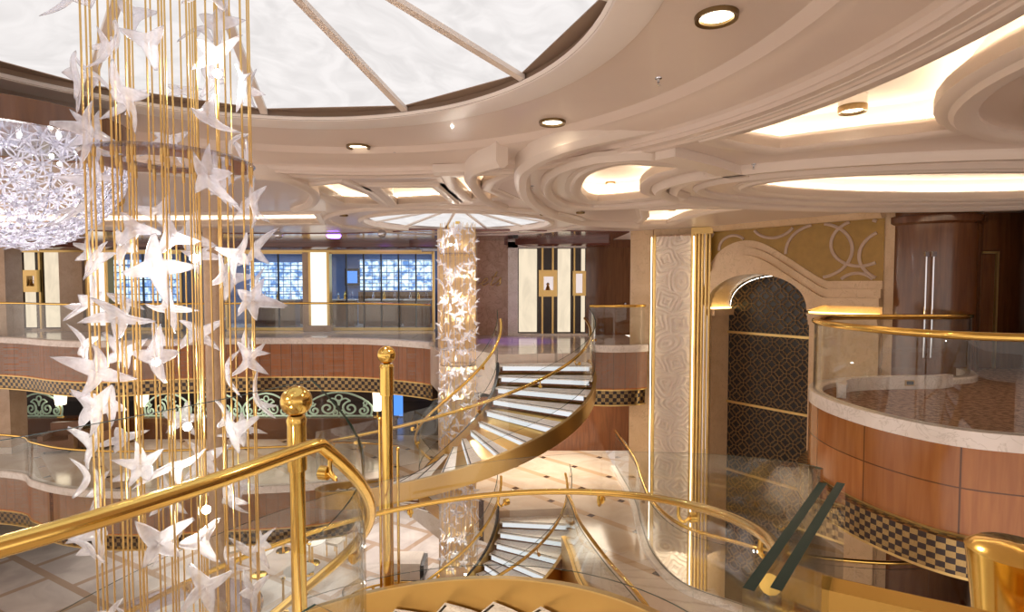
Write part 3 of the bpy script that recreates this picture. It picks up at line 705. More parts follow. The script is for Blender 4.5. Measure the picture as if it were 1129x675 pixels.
# script sign
def stroke(pts, o, s): return smooth([(o[0]+x*s, o[1], o[2]+z*s) for x, z in pts], 6)
LET = {
 'F': [[(.75, 1.9), (.35, 2.0), (.1, 1.7), (.4, 1.75), (1.1, 2.0), (1.5, 1.95)], [(.95, 1.95), (.75, 1.1), (.5, .2), (.15, 0), (0, .25)], [(.45, 1.0), (.8, 1.1), (1.15, 1.05)]],
 'a': [[(.75, .75), (.4, .85), (.05, .5), (.1, .08), (.4, .05), (.72, .5), (.85, .85), (.7, .3), (.8, .03), (1.05, .2)]],
 'c': [[(.7, .7), (.5, .85), (.15, .6), (.05, .2), (.3, 0), (.6, .1), (.9, .3)]],
 'e': [[(0, .25), (.4, .42), (.62, .72), (.45, .88), (.15, .6), (.08, .2), (.3, 0), (.6, .1), (.9, .3)]],
 't': [[(.65, 1.7), (.4, .8), (.28, .2), (.45, .02), (.8, .25)], [(.1, 1.0), (.45, 1.05), (.85, 1.1)]],
 's': [[(0, .2), (.3, .55), (.48, .95), (.5, .6), (.6, .25), (.4, .0), (.1, .08)]]}
root = empty('wall_sign', (X(525, DR), DR, ZZ(312, DR))); tag(root, 'thin gold script lettering on the rose marble wall behind the far chandelier', 'sign')
xo = X(500, DR); s = .26
for ch, adv in zip('Facets', (1.35, 1.05, .9, .9, .8, .7)):
    m = MB()
    for stp in LET[ch]: m.tube(stroke([(x+z*.25, z) for x, z in stp], (xo, DR+.06, ZZ(315, DR)), s), .022, 6)
    keep(m.build('letter', M['gold']), root); xo += adv*s
# blue lit shop behind mullions
def shop_window(px0, px1, n, idx, base=True):
    D = WY-.1; root = empty('window_%d' % idx, (X((px0+px1)/2, D), D, 0)); struct(root)
    x0, x1 = X(px0, D), X(px1, D)
    f = MB(); f.box(((x0+x1)/2, D, 2.70), (x1-x0, .1, .08)); f.box(((x0+x1)/2, D, .06), (x1-x0, .12, .10))
    for x in (x0, x1): f.box((x, D, 1.4), (.08, .1, 2.7))
    keep(f.build('window_frame', M['gold']), root)
    g = MB().box(((x0+x1)/2, D+.02, 1.4), (x1-x0, .012, 2.5)); keep(g.build('window_pane', M['glass']), root)
    for k in range(1, n):
        x = x0+(x1-x0)*k/n; keep(MB().box((x, D, 1.4), (.045, .06, 2.6)).build('mullion', M['black']), root)
shop_window(117, 200, 4, 1); shop_window(250, 336, 3, 2); shop_window(363, 478, 6, 3)
struct(rect(wx(336), wx(343), 0, 3, WY-.2, .3).build('wall_pier', M['pillar'])); struct(rect(wx(200), wx(250), 0, 2.8, WY-.1, .3).build('wall_pier', M['bluewall']))
struct(rect(X(110, 23), X(500, 23), -.01, 3, 23.5, .1).build('wall_shop', M['bluewall']))
for a, b, zt, zb, lb in ((395, 476, 2.6, 1.35, 'blue white lit wall of glass shelves in the shop right of the white pillar'), (272, 334, 2.5, 1.0, 'blue white lit shelves in the shop left of the white pillar'), (120, 200, 2.6, .9, 'blue lit shop shelving behind the near chandelier')):
    D = 22.8; root = empty('shop_shelf_unit', (X((a+b)/2, D), D, 0)); tag(root, lb, 'shelves')
    keep(rect(X(a, D), X(b, D), zb, zt, D+.3, .06).build('lit_back', M['shelves']), root)
    k = 0
    while zb+k*.3 < zt: keep(rect(X(a, D), X(b, D), zb+k*.3-.012, zb+k*.3+.012, D, .3).build('shelf', M['steel']), root); k += 1
    keep(rect(X(a, D), X(b, D), 0, zb-.05, D, .36).build('cabinet', M['brownwood']), root)
for a, b, lb in ((366, 390, 'dark shop counter at the left of the wide shop window'), (402, 440, 'low dark shop counter in the middle of the wide shop window'), (445, 474, 'low dark shop counter at the right of the wide shop window'), (280, 325, 'low shop counter left of the white pillar')):
    D = 21.2; root = empty('shop_counter', (X((a+b)/2, D), D, 0)); tag(root, lb, 'counter', 'shop counters')
    keep(rect(X(a, D), X(b, D), 0, 1.0, D, .5).build('body', M['brownwood']), root); keep(rect(X(a-1, D), X(b+1, D), 1.0, 1.04, D-.03, .56).build('top', M['curb']), root)
    for k in range(3):
        xx = X(a+(b-a)*(k+.7)/3.2, D)
        tag(MB().lathe([(0, 0), (.06, 0), (.05, .12+.05*k), (.02, .2+.03*k), (.035, .25+.03*k), (0, .27+.03*k)], (0, 0, 0), 12).build('perfume_bottle', [M['steel'], M['brass'], M['acrylic']][k], loc=(xx, D+.2, 1.04)), 'small bottle on a shop counter behind the glass', 'bottle', 'bottles on the shop counters')
root = empty('wall_screen', (X(386, 22), 22, 1.9)); tag(root, 'small blue television screen on the shop wall', 'screen')
keep(rect(X(378, 23), X(394, 23), 1.55, 2.25, 23.3, .1).build('bezel', M['black']), root); keep(rect(X(380, 23), X(392, 23), 1.65, 2.15, 23.28, .03).build('display', M['screen']), root)
def blue(n, x, y, z, e, col=(.45, .7, 1), sx=3): area(n, (x, y, z), (0, 0, 0), sx, 1.5, e, col)
blue('shop_ceiling_light', -5, 21.3, 2.9, 70); blue('shop_ceiling_light', -10, 21.3, 2.9, 70)

# stone columns
def column(x, y, w_, z0, z1, label, round_=False):
    root = empty('stone_column', (x, y, z0)); tag(root, label, 'column')
    if round_: m = MB().cyl((x, y, z0), (x, y, z1), w_/2, n=40)
    else: m = MB().box((x, y, (z0+z1)/2), (w_, w_, z1-z0))
    keep(m.build('shaft', M['pillar']), root)
    keep(MB().lathe([(w_/2, 0), (w_/2*1.14, 0), (w_/2*1.14, .15), (w_/2, .2)], (x, y, z0), 40).build('base', M['pillar']) if round_ else MB().box((x, y, z0+.1), (w_+.1, w_+.1, .2)).build('base', M['curb']), root)
column(X(505, 14.75), 14.75, .95, Z5, ZC, 'beige stone column behind the far slim chandelier')
column(X(236, 14.2), 14.2, .46, Z5, ZC, 'slim beige column behind the near chandelier', True)
column(X(4, 17.4)-.15, 17.6, .62, Z6, ZC, 'beige column at the far left edge of the picture')

# ---------------------------------------------------------------- right side: pier, carved panel, arch
def seg_wall(p, q, z0, z1, d, mat, name): return struct(MB().sweep([(*p, 0), (*q, 0)], [(0, z0), (d, z0), (d, z1), (0, z1)]).build(name, mat))
seg_wall((3.12, 14.85), (3.62, 14.5), Z5, ZC, .5, M['wall_stone'], 'wall_right')
root = empty('carved_panel', (3.95, 14.2, -5)); tag(root, 'tall backlit white plaster panel carved with swirling rings, left of the arch', 'wall panel')
pa, pb = (3.60, 14.22), (4.44, 13.88)
keep(MB().sweep([(*pa, 0), (*pb, 0)], [(0, Z5), (.06, Z5), (.06, 2.86), (0, 2.86)]).build('relief', M['carved']), root)
# raised swirls on the relief: concentric, slightly irregular rings standing proud of the panel
def relief():
    d = Vector((pb[0]-pa[0], pb[1]-pa[1], 0)); Lw = d.length; d.normalize(); nrm = Vector((d.y, -d.x, 0))
    m = MB(); rnd = random.Random(3); C = []; z = 2.75; k = 0
    while z > -6.9:
        C.append((Lw*(.30 if k % 2 else .68)+rnd.uniform(-.06, .06), z+rnd.uniform(-.05, .05), rnd.choice((2, 3, 4)), rnd.uniform(0, 6))); z -= .52; k += 1
    nx, nz = 66, 640; x0, x1, z0, z1 = .035, Lw-.035, -6.4, 2.82; grid = []
    for i in range(nx+1):
        col = []
        for j in range(nz+1):
            x = x0+(x1-x0)*i/nx; zz = z0+(z1-z0)*j/nz
            best = 9
            for cx, cz, q, ph in C:
                if abs(cz-zz) > .8: continue
                a = math.atan2(zz-cz, x-cx); r = math.hypot(x-cx, zz-cz)
                r = r*(1+.16*math.sin(q*a+ph))+.02*math.sin(7*zz+4*x); best = min(best, r)
            h = (.5+.5*math.cos(best*2*PI/.112))**1.0
            P_ = Vector((pa[0], pa[1], 0))+d*x+nrm*(.004+.055*h); col.append(m.bm.verts.new((P_.x, P_.y, zz)))
        grid.append(col)
    for i in range(nx):
        for j in range(nz): m.face([grid[i][j], grid[i+1][j], grid[i+1][j+1], grid[i][j+1]])
    return m
keep(relief().build('swirl_relief', M['coffer'], sharp=80), root)
for p in (pa, pb):
    t = Vector((pb[0]-pa[0], pb[1]-pa[1])).normalized()
    q0 = Vector(p)-t*.03; q1 = Vector(p)+t*.03
    keep(MB().sweep([(*q0, 0), (*q1, 0)], [(-.03, Z5), (.0, Z5), (.0, 2.86), (-.03, 2.86)]).build('frame_strip', M['gold']), root)
# warm light that grazes the carved panel from the slots at its two sides
for p, s_ in ((pa, 1), (pb, -1)):
    t = Vector((pb[0]-pa[0], pb[1]-pa[1])).normalized(); q = Vector(p)-t*.05*s_
    keep(MB().cyl((q.x-.06, q.y-.12, -6.5), (q.x-.06, q.y-.12, 2.8), .012, n=8).build('light_strip', emis('panel_strip', (1, .78, .5), 5)), root)
seg_wall((3.62, 14.4), (4.75, 13.95), Z5, ZC, .3, M['wall_stone'], 'wall_right')
fl = empty('fluted_pilaster', (4.6, 13.8, Z5)); tag(fl, 'gold fluted pilaster between the carved panel and the arch', 'pilaster')
for k in range(5):
    x = 4.50+.075*k; keep(MB().cyl((x, 13.82-.035*k, Z5), (x, 13.82-.035*k, 2.86), .034, n=12).build('flute', M['gold']), fl)
keep(MB().box((4.66, 13.82, 2.93), (.5, .3, .16), rz=-.4).build('capital', M['gold']), fl)
# arch wall in local (s, z) coordinates
AP = Vector((4.84, 13.92)); AD = Vector((.6, -.8)); AN = Vector((-.8, -.6))
def AW(s_, z, n): p = AP+AD*s_+AN*n; return (p.x, p.y, z)
SL = 3.85; s0, s1 = .12, 2.5; sc_m = (s0+s1)/2; hw = (s1-s0)/2; zi, zcr = 1.08, 1.86
def arch_pts(hwx, zs, zt, n=28): return [(sc_m-hwx*math.cos(PI*k/n), zs+(zt-zs)*math.sin(PI*k/n)**.9) for k in range(n+1)]
hole = [(s0, Z5+.02)]+arch_pts(hw, zi, zcr)+[(s1, Z5+.02)]
wall_arch = struct(MB().prism([(0, Z5), (SL, Z5), (SL, ZC), (0, ZC)], [hole], -.85, 0, M=lambda a, b, c: AW(a, b, c)).build('wall_arch', M['wall_stone']))
root = empty('mustard_panel', AW(2, 2, 0)); tag(root, 'mustard wall panel with interlaced pale rings above the arch', 'wall panel')
def ext_z(s_):
    pts = extr
    for i in range(1, len(pts)):
        if pts[i-1][0] <= s_ <= pts[i][0]:
            t = (s_-pts[i-1][0])/max(1e-6, pts[i][0]-pts[i-1][0]); return pts[i-1][1]*(1-t)+pts[i][1]*t
    return 1.7
extr = smooth([(0, 1.85), (.1, 2.12), (.35, 2.42), (.7, 2.60), (1.1, 2.64), (1.5, 2.52), (1.95, 2.25), (2.4, 1.95), (2.78, 1.72), (3.0, 1.70), (3.4, 1.70), (SL, 1.70)], 6)
keep(MB().prism([(0, 1.75)]+extr[1:-1]+[(SL, 1.70), (SL, 2.92), (0, 2.92)], [], .0, .02, M=lambda a, b, c: AW(a, b, c)).build('plaster_field', M['mustard']), root)
def px2s(px):
    k = (px-564.5)/F; return (k*AP.y-AP.x)/(AD.x-k*AD.y)
for px, py, rad in ((901, 277, .56), (852, 241, .44), (808, 274, .30), (948, 268, .46), (868, 308, .27), (945, 318, .30), (779, 257, .15), (985, 281, .50)):
    cs = px2s(px); D = AP.y+AD.y*cs; cz = EYE-(py-312)*D/F; run = []
    for q in range(97):
        a = 2*PI*q/96; ss, zz = cs+rad*1.2*math.cos(a), cz+rad*math.sin(a)
        ok = .05 < ss < SL-.12 and zz < 2.88 and zz > ext_z(ss)+.03
        if ok: run.append(AW(ss, zz, .03))
        if (not ok or q == 96) and run:
            if len(run) > 2: keep(MB().tube(run, .034, 6).build('ring_inlay', M['ringpaint']), root)
            run = []
root = empty('arch_moulding', AW(1.3, 1.8, 0)); tag(root, 'stepped beige stone arch moulding over the dark grille', 'arch')
inner = arch_pts(hw, zi, zcr)
def band(e_off, i_off, depth, nm):
    top = [(a, b-e_off) for a, b in extr]; bot = [(SL, zi+.12)]+[(s1+.35, zi+.12)]+[(a, b+i_off) for a, b in inner[::-1]]
    poly = top+bot+[(0, zi+.04)]
    keep(MB().prism(poly, [], .0, depth, M=lambda a, b, c: AW(a, b, c)).build(nm, M['wall_stone']), root)
band(0, 0, .05, 'archivolt'); band(.16, 0, .12, 'archivolt'); band(.34, 0, .19, 'archivolt')
keep(MB().sweep([AW(a, b, .0) for a, b in [(a, 0) for a in (0, SL)]], [(0, 2.90), (-.14, 2.90), (-.2, 2.95), (-.26, ZC), (0, ZC)]).build('cornice', M['wall_stone']), root)
for a, b in ((s1+.02, SL-.02),):
    root = empty('wall_capital', AW((a+b)/2, 1, 0)); tag(root, 'beige pilaster with lit ledge right of the dark grille', 'pilaster')
    keep(MB().prism([(a, Z5), (b, Z5), (b, .8), (a, .8)], [], 0, .1, M=lambda p, q, c: AW(p, q, c)).build('shaft', M['wall_stone']), root)
    for z0_, z1_, dd in ((.78, .88, .16), (.88, .98, .20), (.98, 1.02, .24)):
        keep(MB().prism([(a, z0_), (b, z0_), (b, z1_), (a, z1_)], [], 0, dd, M=lambda p, q, c: AW(p, q, c)).build('capital', M['wall_stone']), root)
    keep(MB().prism([(a, 1.03), (b, 1.03), (b, 1.06), (a, 1.06)], [], .06, .14, M=lambda p, q, c: AW(p, q, c)).build('light_strip', emis('ledge_strip', (1, .62, .16), 6)), root)
# left reveal: capital, lit ledge and two small lamps
root = empty('reveal_capital', AW(s0, 1, -.4)); tag(root, 'beige capital with lit ledge on the left side of the arch opening', 'pilaster')
keep(MB().prism([(-.05, .86), (.16, .86), (.16, 1.02), (-.05, 1.02)], [], -.72, .12, M=lambda p, q, c: AW(s0+p, q, c)).build('capital', M['wall_stone']), root)
keep(MB().prism([(.02, 1.03), (.10, 1.03), (.10, 1.06), (.02, 1.06)], [], -.7, .08, M=lambda p, q, c: AW(s0+p, q, c)).build('light_strip', emis('ledge_strip_left', (1, .7, .25), 6)), root)
root = tag(MB().tube([AW(a+.03, b-.03, -.78) for a, b in inner[:15]], .022, 8).build('arch_light', emis('arch_strip', (1, .92, .78), 7)), 'curved white light strip on the left edge of the dark grille', 'light strip')
for ss, zz in ((.125, 1.5), ):
    root = tag(MB().cyl(AW(s0, zz, -.35), AW(s0+.02, zz, -.35), .07, n=20).build('wall_light', M['lamp']), 'small oval wall light glowing in the left arch reveal', 'wall light')
# the grille: curved dark glass with brass lattice
root = empty('lattice_grille', AW(sc_m, Z5, -.78)); tag(root, 'tall arched dark door grille of interlaced brass rings', 'grille')
keep(MB().prism(hole, [], -.80, -.76, M=lambda a, b, c: AW(a, b, c)).build('dark_backing', M['black']), root)
lat = MB(); pitch = .36
def inside(a, b):
    if not (s0+.02 < a < s1-.02): return False
    if b < zi: return b > -6.2
    t = (a-sc_m)/hw; return b < zi+(zcr-zi)*max(0, 1-t*t)**.45-.03
nrow = 0; z = zcr+.2
while z > -5.6:
    a = s0-.1+(pitch/2 if nrow % 2 else 0)
    while a < s1+.2:
        for rad in (.185, .10):
            run = []
            for q in range(17):
                t = 2*PI*q/16; P_ = (a+rad*math.cos(t), z+rad*math.sin(t)); ok = inside(*P_)
                if ok: run.append(AW(P_[0], P_[1], -.73))
                if (not ok or q == 16) and run:
                    if len(run) > 1: lat.tube(run, .0075, 4, cap=False)
                    run = []
        a += pitch
    z -= pitch/2; nrow += 1
keep(lat.build('lattice', plain('aged_brass_lattice', (.30, .19, .09), .4, .6)), root)
for zz in (.42, -1.35, -3.1): keep(MB().prism([(s0, zz-.03), (s1, zz-.03), (s1, zz+.03), (s0, zz+.03)], [], -.74, -.70, M=lambda p, q, c: AW(p, q, c)).build('brass_band', M['gold']), root)
keep(MB().sweep([AW(s1-.04, 0, -.72), AW(s1, 0, -.72)], [(0, Z5), (.04, Z5), (.04, zi), (0, zi)]).build('side_frame', M['brass']), root)

# dark wood walls and column at far right
e = AW(SL, 0, 0)
seg_wall((e[0]-.02, e[1]+.05), (e[0]+.28, e[1]-.05), Z5, ZC, .3, M['wall_stone'], 'wall_right')
seg_wall((e[0]+.2, e[1]+.1), (12.5, 10.9), Z5, ZC, .15, M['darkwood'], 'wall_wood')
root = empty('wood_column', (8.15, 11.1, Z5)); tag(root, 'broad glossy dark wood column behind the right balcony', 'column')
keep(MB().lathe([(.86, 0), (.86, ZC-Z5)], (8.15, 11.1, Z5), 56).build('shaft', M['brownwood']), root)
keep(MB().lathe([(.87, 0), (.92, .04), (.92, .16), (.87, .18)], (8.15, 11.1, 2.75), 56).build('collar', M['darkwood']), root)
for k, (px, c) in enumerate(((1019, 'steel'), (1027, 'steel'), (1057, 'steel'), (1061, 'gold'))):
    D = 10.22+.0*k if k < 2 else 10.75; x = X(px, D)
    tag(MB().cyl((x, D-.03, .3), (x, D-.03, 2.15 if k < 2 else 2.25), .017 if k < 2 else .03, n=10).box((x, D-.03, 2.18 if k < 2 else 2.28), (.07, .05, .09)).build('door_pull', M[c]), ['left thin chrome bar on the dark wood column', 'right thin chrome bar on the dark wood column', 'tall mirror bar at the right edge of the wood column', 'tall gold bar at the right edge of the wood column'][k], 'handle')
root = empty('wall_panel_door', (9.3, 10.8, 0)); tag(root, 'dark red wood panel with gold frame lines right of the wood column', 'wall panel')
Dp = 10.75
keep(rect(X(1072, Dp), X(1096, Dp), .02, 2.2, Dp, .06).build('panel', M['brownwood']), root)
keep(rect(X(1072, Dp), X(1096, Dp), 2.28, 2.85, Dp, .06).build('panel', M['brownwood']), root)
for a, b, z0_, z1_ in ((1072, 1098, 2.22, 2.26), (1097, 1099, .02, 2.26)): keep(rect(X(a, Dp), X(b, Dp), z0_, z1_, Dp-.03, .05).build('gold_line', M['gold']), root)
tag(MB().cyl((9.95, 10.1, 0), (9.95, 10.1, ZC), .5, n=40).build('black_column', M['black']), 'black column at the right edge of the picture', 'column')
struct(MB().box((12.6, 4, -2.1), (.2, 14.5, 10.4)).build('wall_right', M['darkwood']))  # unseen wall, added to block world light from the right
# low white kerb with socket inside the right balcony
kb = smooth([(4.75, 8.05), (5.1, 8.55), (5.8, 8.75), (6.6, 8.8), (7.0, 8.95)], 6)
root = empty('low_kerb_wall', (5.9, 8.7, 0)); tag(root, 'low curved white kerb wall standing on the carpet of the right balcony', 'kerb')
keep(MB().sweep(z_(kb, 0), [(-.06, 0), (.06, 0), (.06, .2), (-.06, .2)]).build('kerb', M['curb']), root)
k = keep(MB().box((6.2, 8.71, .1), (.15, .012, .09)).build('socket_plate', M['gold']), root); keep(MB().box((6.2, 8.70, .1), (.10, .012, .055)).build('socket', M['black']), k)

# ---------------------------------------------------------------- lounge on the middle deck
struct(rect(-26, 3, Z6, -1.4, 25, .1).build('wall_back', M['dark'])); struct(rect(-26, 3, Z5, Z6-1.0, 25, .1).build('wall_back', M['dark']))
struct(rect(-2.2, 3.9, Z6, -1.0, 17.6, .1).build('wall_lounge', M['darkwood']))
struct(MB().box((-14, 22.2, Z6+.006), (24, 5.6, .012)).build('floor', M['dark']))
def partition(px0, px1, label):
    D = 18.9; x0, x1 = X(px0, D), X(px1, D); root = empty('partition', ((x0+x1)/2, D, Z6)); tag(root, label, 'low wall')
    keep(rect(x0, x1, Z6, -2.98, D, .3).build('body', M['wood']), root); keep(rect(x0-.05, x1+.05, -2.98, -2.92, D-.04, .38).build('top', M['brownwood']), root)
partition(18, 76, 'low wooden partition under the mint scroll screen at far left'); partition(100, 435, 'long low wooden partition under the mint scroll screens behind the chandelier')
def spiral(cx, cz, r, turns, a0, sgn=1, n=26):
    return [(cx+r*(1-t/n*.82)*math.cos(a0+sgn*turns*2*PI*t/n), 0, cz+r*(1-t/n*.82)*math.sin(a0+sgn*turns*2*PI*t/n)) for t in range(n+1)]
def scroll_mesh():
    f = MB(); v = .033
    for s_ in (-1, 1):
        f.tube(spiral(.34*s_, .30, .25, 1.5, PI/2, s_), v, 6); f.tube(spiral(.72*s_, .22, .17, 1.4, PI/2, -s_), v, 6)
        f.tube(spiral(.80*s_, .46, .10, 1.2, 0, s_), v*.8, 6); f.tube(spiral(.12*s_, .14, .10, 1.2, PI/2, s_), v*.8, 6)
        f.tube(smooth([(.95*s_, 0, .04), (.98*s_, 0, .35), (.72*s_, 0, .62), (.34*s_, 0, .80), (0, 0, .86)], 5), v, 6)
        f.tube(smooth([(.34*s_, 0, .55), (.20*s_, 0, .64), (.05*s_, 0, .56), (0, 0, .40)], 4), v*.8, 6)
    f.tube([(.1*math.cos(t*PI/8), 0, .66+.1*math.sin(t*PI/8)) for t in range(16)], v*.8, 6, closed=True)
    f.tube([(-1, 0, .04), (1, 0, .04)], v, 6)
    return f
proto = None
for i, px in enumerate((36, 180, 236, 290, 371)):
    D = 18.95; x = X(px, D)
    if proto is None:
        proto = empty('scroll_screen', (x, D+.1, -2.92)); k = scroll_mesh().build('scrollwork', M['mint'], proto)
        for s_ in (-.85, 0, .85): MB().cyl((s_, 0, 0), (s_, 0, .06), .03).build('foot', M['mint'], proto)
        o = proto
    else: o = copy_tree(proto); o.location = (x, D+.1, -2.92)
    if i in (0, 1, 2, 3): o.scale = (.8, 1, .95)
    else: o.scale = (1.15, 1, 1.0)
    tag(o, ['mint scrollwork screen on the partition at far left', 'mint scrollwork screen behind the left rods of the near chandelier', 'mint scrollwork screen seen through the middle of the near chandelier', 'mint scrollwork screen left of the brass ball top', 'arched mint scrollwork screen right of the brass ball top'][i], 'ornamental screen', 'mint scrollwork screens')
def table_lamp(px, py, D, label, w_=.2, h=.5):
    x = X(px, D); z = ZZ(py, D); root = empty('sconce_lamp', (x, D, z-h/2)); tag(root, label, 'lamp')
    keep(MB().lathe([(0, 0), (w_*.75, 0), (w_, h), (0, h)], (x, D, z-h/2), 20).build('shade', M['shade']), root)
    keep(MB().cyl((x, D, -2.92), (x, D, z-h/2), .03).cyl((x, D, -2.92), (x, D, -2.90), .12, n=16).build('stem', M['brass']), root)
table_lamp(63, 439, 19.1, 'glowing cylindrical lamp on the partition at far left'); table_lamp(415, 441, 19.1, 'glowing tapered lamp at the right end of the partition', .17, .8)
table_lamp(154, 441, 19.1, 'glowing lamp behind the left rods of the near chandelier')
root = empty('blue_panel', (X(437, 22), 22, Z6)); tag(root, 'tall blue glowing panel in the dark lounge beside the brass pole', 'screen')
keep(rect(X(433, 22), X(443, 22), Z6+.05, -2.75, 22, .05).build('screen', M['screen']), root)
def armchair(x, y, rz, label):
    r = empty('armchair', (x, y, Z6), rz); tag(r, label, 'chair')
    MB().box((0, 0, .25), (.75, .7, .32)).build('seat', M['leather'], r); MB().box((0, .33, .5), (.75, .16, .7)).build('backrest', M['leather'], r)
    for s_ in (-1, 1): MB().box((.4*s_, 0, .33), (.14, .72, .5)).build('armrest', M['leather'], r)
    for a in (-.33, .33):
        for b in (-.3, .3): MB().cyl((a, b, 0), (a, b, .1), .025).build('leg', M['black'], r)
armchair(X(62, 17.6), 17.6, .3, 'brown leather armchair on the middle deck left of the chandelier'); armchair(X(102, 17.9), 18.0, -.2, 'dark leather armchair beside the low partition on the middle deck')
for px, D, lb in ((120, 17, 'brass framed stand on the middle deck behind the left rods'),):
    x = X(px, D); root = empty('display_stand', (x, D, Z6)); tag(root, lb, 'stand')
    for dx in (-.35, .35): keep(MB().cyl((x+dx, D, Z6), (x+dx, D, Z6+1.9), .03).build('leg', M['brass']), root)
    keep(MB().box((x, D, Z6+1.45), (.7, .05, .8)).build('board', M['brownwood']), root)

# ---------------------------------------------------------------- piazza furniture, lowest deck
root = empty('bench', (X(446, 16.9), 16.9, Z5)); tag(root, 'grey upholstered bench on the lowest floor, right of the brass pole', 'bench')
x, y = X(446, 16.9), 16.9
keep(MB().box((x, y, Z5+.3), (.95, .8, .5)).build('cushion', M['cream_seat']), root); keep(MB().box((x+.53, y, Z5+.25), (.12, .8, .48)).build('end_panel', M['black']), root)
def cafe_table(px, py, label):
    x, y = plan(px, py, Z5+.75); r = empty('cafe_table', (x, y, Z5)); tag(r, label, 'table', 'small round tables on the lowest floor')
    MB().lathe([(0, .73), (.42, .73), (.43, .75), (0, .755)], n=28).build('tabletop', M['cloth'], r); MB().cyl((0, 0, .03), (0, 0, .73), .035).build('pedestal', M['brass'], r)
    MB().lathe([(0, 0), (.24, 0), (.22, .03), (0, .04)], n=24).build('base', M['brass'], r)
for px, py, lb in ((312, 583, 'round white table on the lowest floor beneath the mosaic band'), (344, 596, 'round white table right of the first one on the lowest floor'), (285, 608, 'round white table partly behind the near chandelier rods'), (330, 628, 'round white table nearest the bottom of the picture')): cafe_table(px, py, lb)
def chair(px, py, rz, label, m='cream_seat'):
    x, y = plan(px, py, Z5+.45); r = empty('side_chair', (x, y, Z5), rz); tag(r, label, 'chair', 'dining chairs on the lowest floor')
    MB().box((0, 0, .45), (.46, .46, .08)).build('seat', M[m], r); MB().box((0, .22, .75), (.44, .06, .5)).build('backrest', M[m], r)
    for a in (-.2, .2):
        for b in (-.2, .2): MB().cyl((a, b, 0), (a, b, .42), .02).build('leg', M['brass'], r)
for px, py, rz, lb, m in ((370, 597, 1.2, 'cream side chair right of the second round table', 'cream_seat'), (256, 606, -.8, 'cream side chair left of the round tables', 'cream_seat'), (328, 568, 2.2, 'dark side chair behind the round tables', 'leather'), (386, 584, .6, 'dark side chair farthest right by the brass pole', 'leather')): chair(px, py, rz, lb, m)
for px, py, lb in ((312, 638, 'short brass stanchion near the nearest round table'), (341, 600, 'brass stanchion between the round tables')):
    x, y = plan(px, py, Z5+.95); tag(MB().lathe([(0, 0), (.14, 0), (.13, .03), (.035, .05), (.03, .9), (.06, .92), (.06, .96), (0, .98)], n=20).build('stanchion', M['brass'], loc=(x, y, Z5)), lb, 'stanchion')

# ---------------------------------------------------------------- chandeliers of rods and glass stars
def star_mesh(name, seed, arms=4, R=.135):
    rnd = random.Random(seed); m = MB(); n = 48; rings = (.0, .1, .22, .45, .7, .9, 1.0)
    aa = [2*PI*k/arms+rnd.uniform(-.28, .28) for k in range(arms)]; la = [rnd.uniform(.9, 1.35) for k in range(arms)]; cu = [rnd.uniform(-.7, .7) for k in range(arms)]
    top, bot = [], []
    for side in (1, -1):
        grid = []
        for t in rings[1:]:
            row = []
            for k in range(n):
                a = 2*PI*k/n; r = .27; c = 0
                for A_, l_, u_ in zip(aa, la, cu):
                    d = (a-A_+PI) % (2*PI)-PI; wgt = math.exp(-abs(d)/.33); r = max(r, .27+(l_-.27)*wgt); c += u_*math.exp(-(d/.5)**2)
                rr = R*r*t; th = .012*(1-t)**.6+.003-(.010*math.exp(-(t/.12)**2))
                if t == 1.0: th = 0
                zz = c*R*(r*t)**2*.75+.02*(r*t)
                row.append(m.bm.verts.new((rr*math.cos(a), rr*math.sin(a), zz+side*th)))
            grid.append(row)
        c0 = m.bm.verts.new((0, 0, side*.003))
        for k in range(n): m.face([c0, grid[0][k], grid[0][(k+1) % n]])
        for i in range(len(grid)-1):
            for k in range(n): m.face([grid[i][k], grid[i+1][k], grid[i+1][(k+1) % n], grid[i][(k+1) % n]])
    bmesh.ops.remove_doubles(m.bm, verts=m.bm.verts[:], dist=.0001)
    bmesh.ops.recalc_face_normals(m.bm, faces=m.bm.faces[:])
    me = bpy.data.meshes.new(name); m.bm.to_mesh(me); m.bm.free(); me.materials.append(M['star'])
    for p in me.polygons: p.use_smooth = True
    return me
STARS = [star_mesh('glass_star', s_, a) for s_, a in ((1, 4), (2, 4), (3, 5), (4, 3), (5, 4))]
